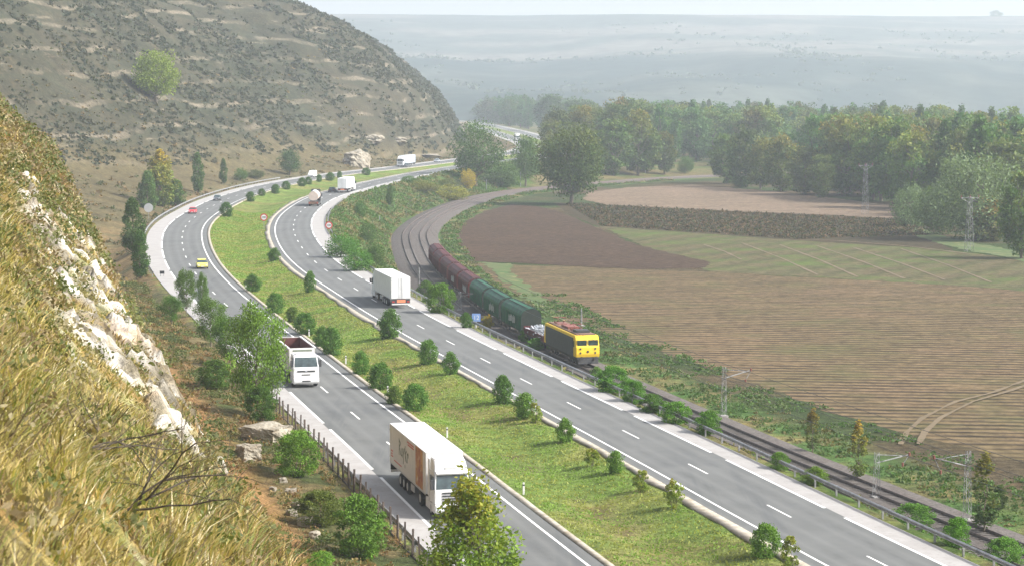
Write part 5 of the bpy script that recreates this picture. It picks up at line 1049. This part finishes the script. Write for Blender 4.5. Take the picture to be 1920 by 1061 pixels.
MB().box(-.08, .08, -.05, .05, -.3, 16*k).build('post', 'offwhite', r); w = MB().box(-8*k, 8*k, -.12, -.06, 12*k, 27*k).build('board', 'signblue', r, .02); font_mesh('12', .75, 'numerals', 'white', w, (0, -.13, 19*k), (math.pi/2, 0, 0))
i, t, n_, dd = find(LC, 409, 403); c = LC[i]+n_*1.9; r = empty('marker_board', (c[0], c[1], 0), -.1, 'small pale grey marker board on the kerb beside the dark median shrub', 'marker board'); MB().box(-.5, .5, -.05, .05, .5, 1.5).build('board', 'offwhite', r); MB().box(-.06, .06, .05, .12, -.2, 1.4).build('post', 'galv', r)
x, y, z = G(304, 520); r = empty('marker_board', (x, y, z), 0, 'little black and white board on two legs at the shoulder bend', 'marker board'); MB().box(-.35, .35, -.04, .04, .5, .95).build('board', 'black', r)
for s in (-1, 1): MB().tube((s*.25, 0, -.2), (s*.25, 0, .55), .04).build('leg', 'galv', r)
def lattice(r, H, w0, w1, mat='mast', n=10, rr=.02):
    b = MB()
    for i in range(n):
        z0, z1 = H*i/n, H*(i+1)/n; a, c = w0+(w1-w0)*i/n, w0+(w1-w0)*(i+1)/n
        for sx, sy in ((-1, -1), (1, -1), (1, 1), (-1, 1)): b.tube((sx*a/2, sy*a/2, z0), (sx*c/2, sy*c/2, z1), rr, n=4)
        for (p0, p1) in (((-1, -1), (1, -1)), ((1, -1), (1, 1)), ((1, 1), (-1, 1)), ((-1, 1), (-1, -1))):
            f_ = 1 if i % 2 else -1; q0, q1 = (p0, p1) if f_ > 0 else (p1, p0); b.tube((q0[0]*a/2, q0[1]*a/2, z0), (q1[0]*c/2, q1[1]*c/2, z1), rr*.7, n=4)
    return b.build('lattice_mast', mat, r)
def catenary(u, v, hp, arm, label, slim=False):
    x, y = P(u, v, -6.3); r = empty('catenary_mast', (x, y, -6.4), 0, label, 'railway mast', 'overhead line masts along the railway'); H = hp*y/F
    i = int(np.argmin(((RW-np.array((x, y)))**2).sum(1))); t = tangents(RW)[i]; r.rotation_euler = (0, 0, math.atan2(t[1], t[0]))
    MB().box(-.4, .4, -.4, .4, -.5, .35).build('footing', 'concrete', r, .04)
    if slim: MB().tube((0, 0, 0), (0, 0, H), .14, .1).build('pole', 'galv', r)
    else: lattice(r, H, .5, .3)
    if arm:
        a = 1 if arm > 0 else -1; b = MB().tube((0, 0, H*.78), (0, -a*3.0, H*.92), .05).tube((0, 0, H*.95), (0, -a*2.6, H*.9), .03).tube((0, -a*3.0, H*.92), (0, -a*2.4, H*.72), .035); o = b.build('bracket_arm', 'mast', r)
        for (yy, zz_) in ((-a*3.0, H*.93), (-a*2.4, H*.72)): MB().tube((0, yy, zz_-.15), (0, yy, zz_+.15), .1).build('insulator', 'insul', o)
    return r
for a in [(1357, 782, 98, 1, 'lattice mast left of the thin sapling, behind the guardrail'), (1643, 935, 92, 1, 'lattice mast with arm just right of the golden poplar'), (1813, 978, 140, -1, 'tallest lattice mast, left of the sparse olive sapling'), (786, 547, 46, 0, 'dark post beside the railway left of the feathery bush'), (862, 583, 38, 1, 'mast half hidden before the green wagons'),
        (912, 360, 24, 0, 'small pale post at the railway under the open crowned tree'), (1210, 330, 32, 0, 'thin white mast at the far railway'), (712, 428, 24, 0, 'short pale post above the railway bend'), (976, 352, 30, 0, 'faint mast below the dark green tree beside the railway'), (1090, 612, 36, 0, 'faint grey mast standing behind the scrap wagon')]: catenary(*a[:4], a[4], slim=a[3] == 0)
def wires(k, label):
    q = TRK[k]; m = (q[:, 1] > 90) & (q[:, 1] < 800) & (q[:, 0] < 200); q = q[m][::4]; b = MB()
    for i in range(len(q)-1):
        for z0 in (-.6, .5): b.tube((*q[i], z0), (*q[i+1], z0), .022, n=4)
    tag(b.build('overhead_wire', 'chassis', None), label, 'wire')
wires('a', 'thin overhead wires above the railway track that carries the train'); wires('b', 'thin overhead wires above the empty track nearer the motorway')
def pylon(u, v, hp, label):
    x, y = P(u, v, -6.5); r = empty('power_pylon', (x, y, -6.5), .3, label, 'pylon', 'power pylons before the wood'); H = hp*y/F; lattice(r, H, 1.5, .6, n=12, rr=.035)
    o = MB().tube((-2.2, 0, H*.97), (2.2, 0, H*.97), .07, n=5).tube((-2.2, 0, H*.97), (0, 0, H*.88), .05, n=5).tube((2.2, 0, H*.97), (0, 0, H*.88), .05, n=5).build('crossarm', 'mast', r)
    for s in (-2.1, 0, 2.1): MB().tube((s, 0, H*.97), (s, 0, H*1.02), .1, n=6).build('insulator', 'insul', o)
pylon(1622, 403, 95, 'left lattice power pylon at the edge of the tan field'); pylon(1817, 472, 104, 'right lattice power pylon before the huge willow')
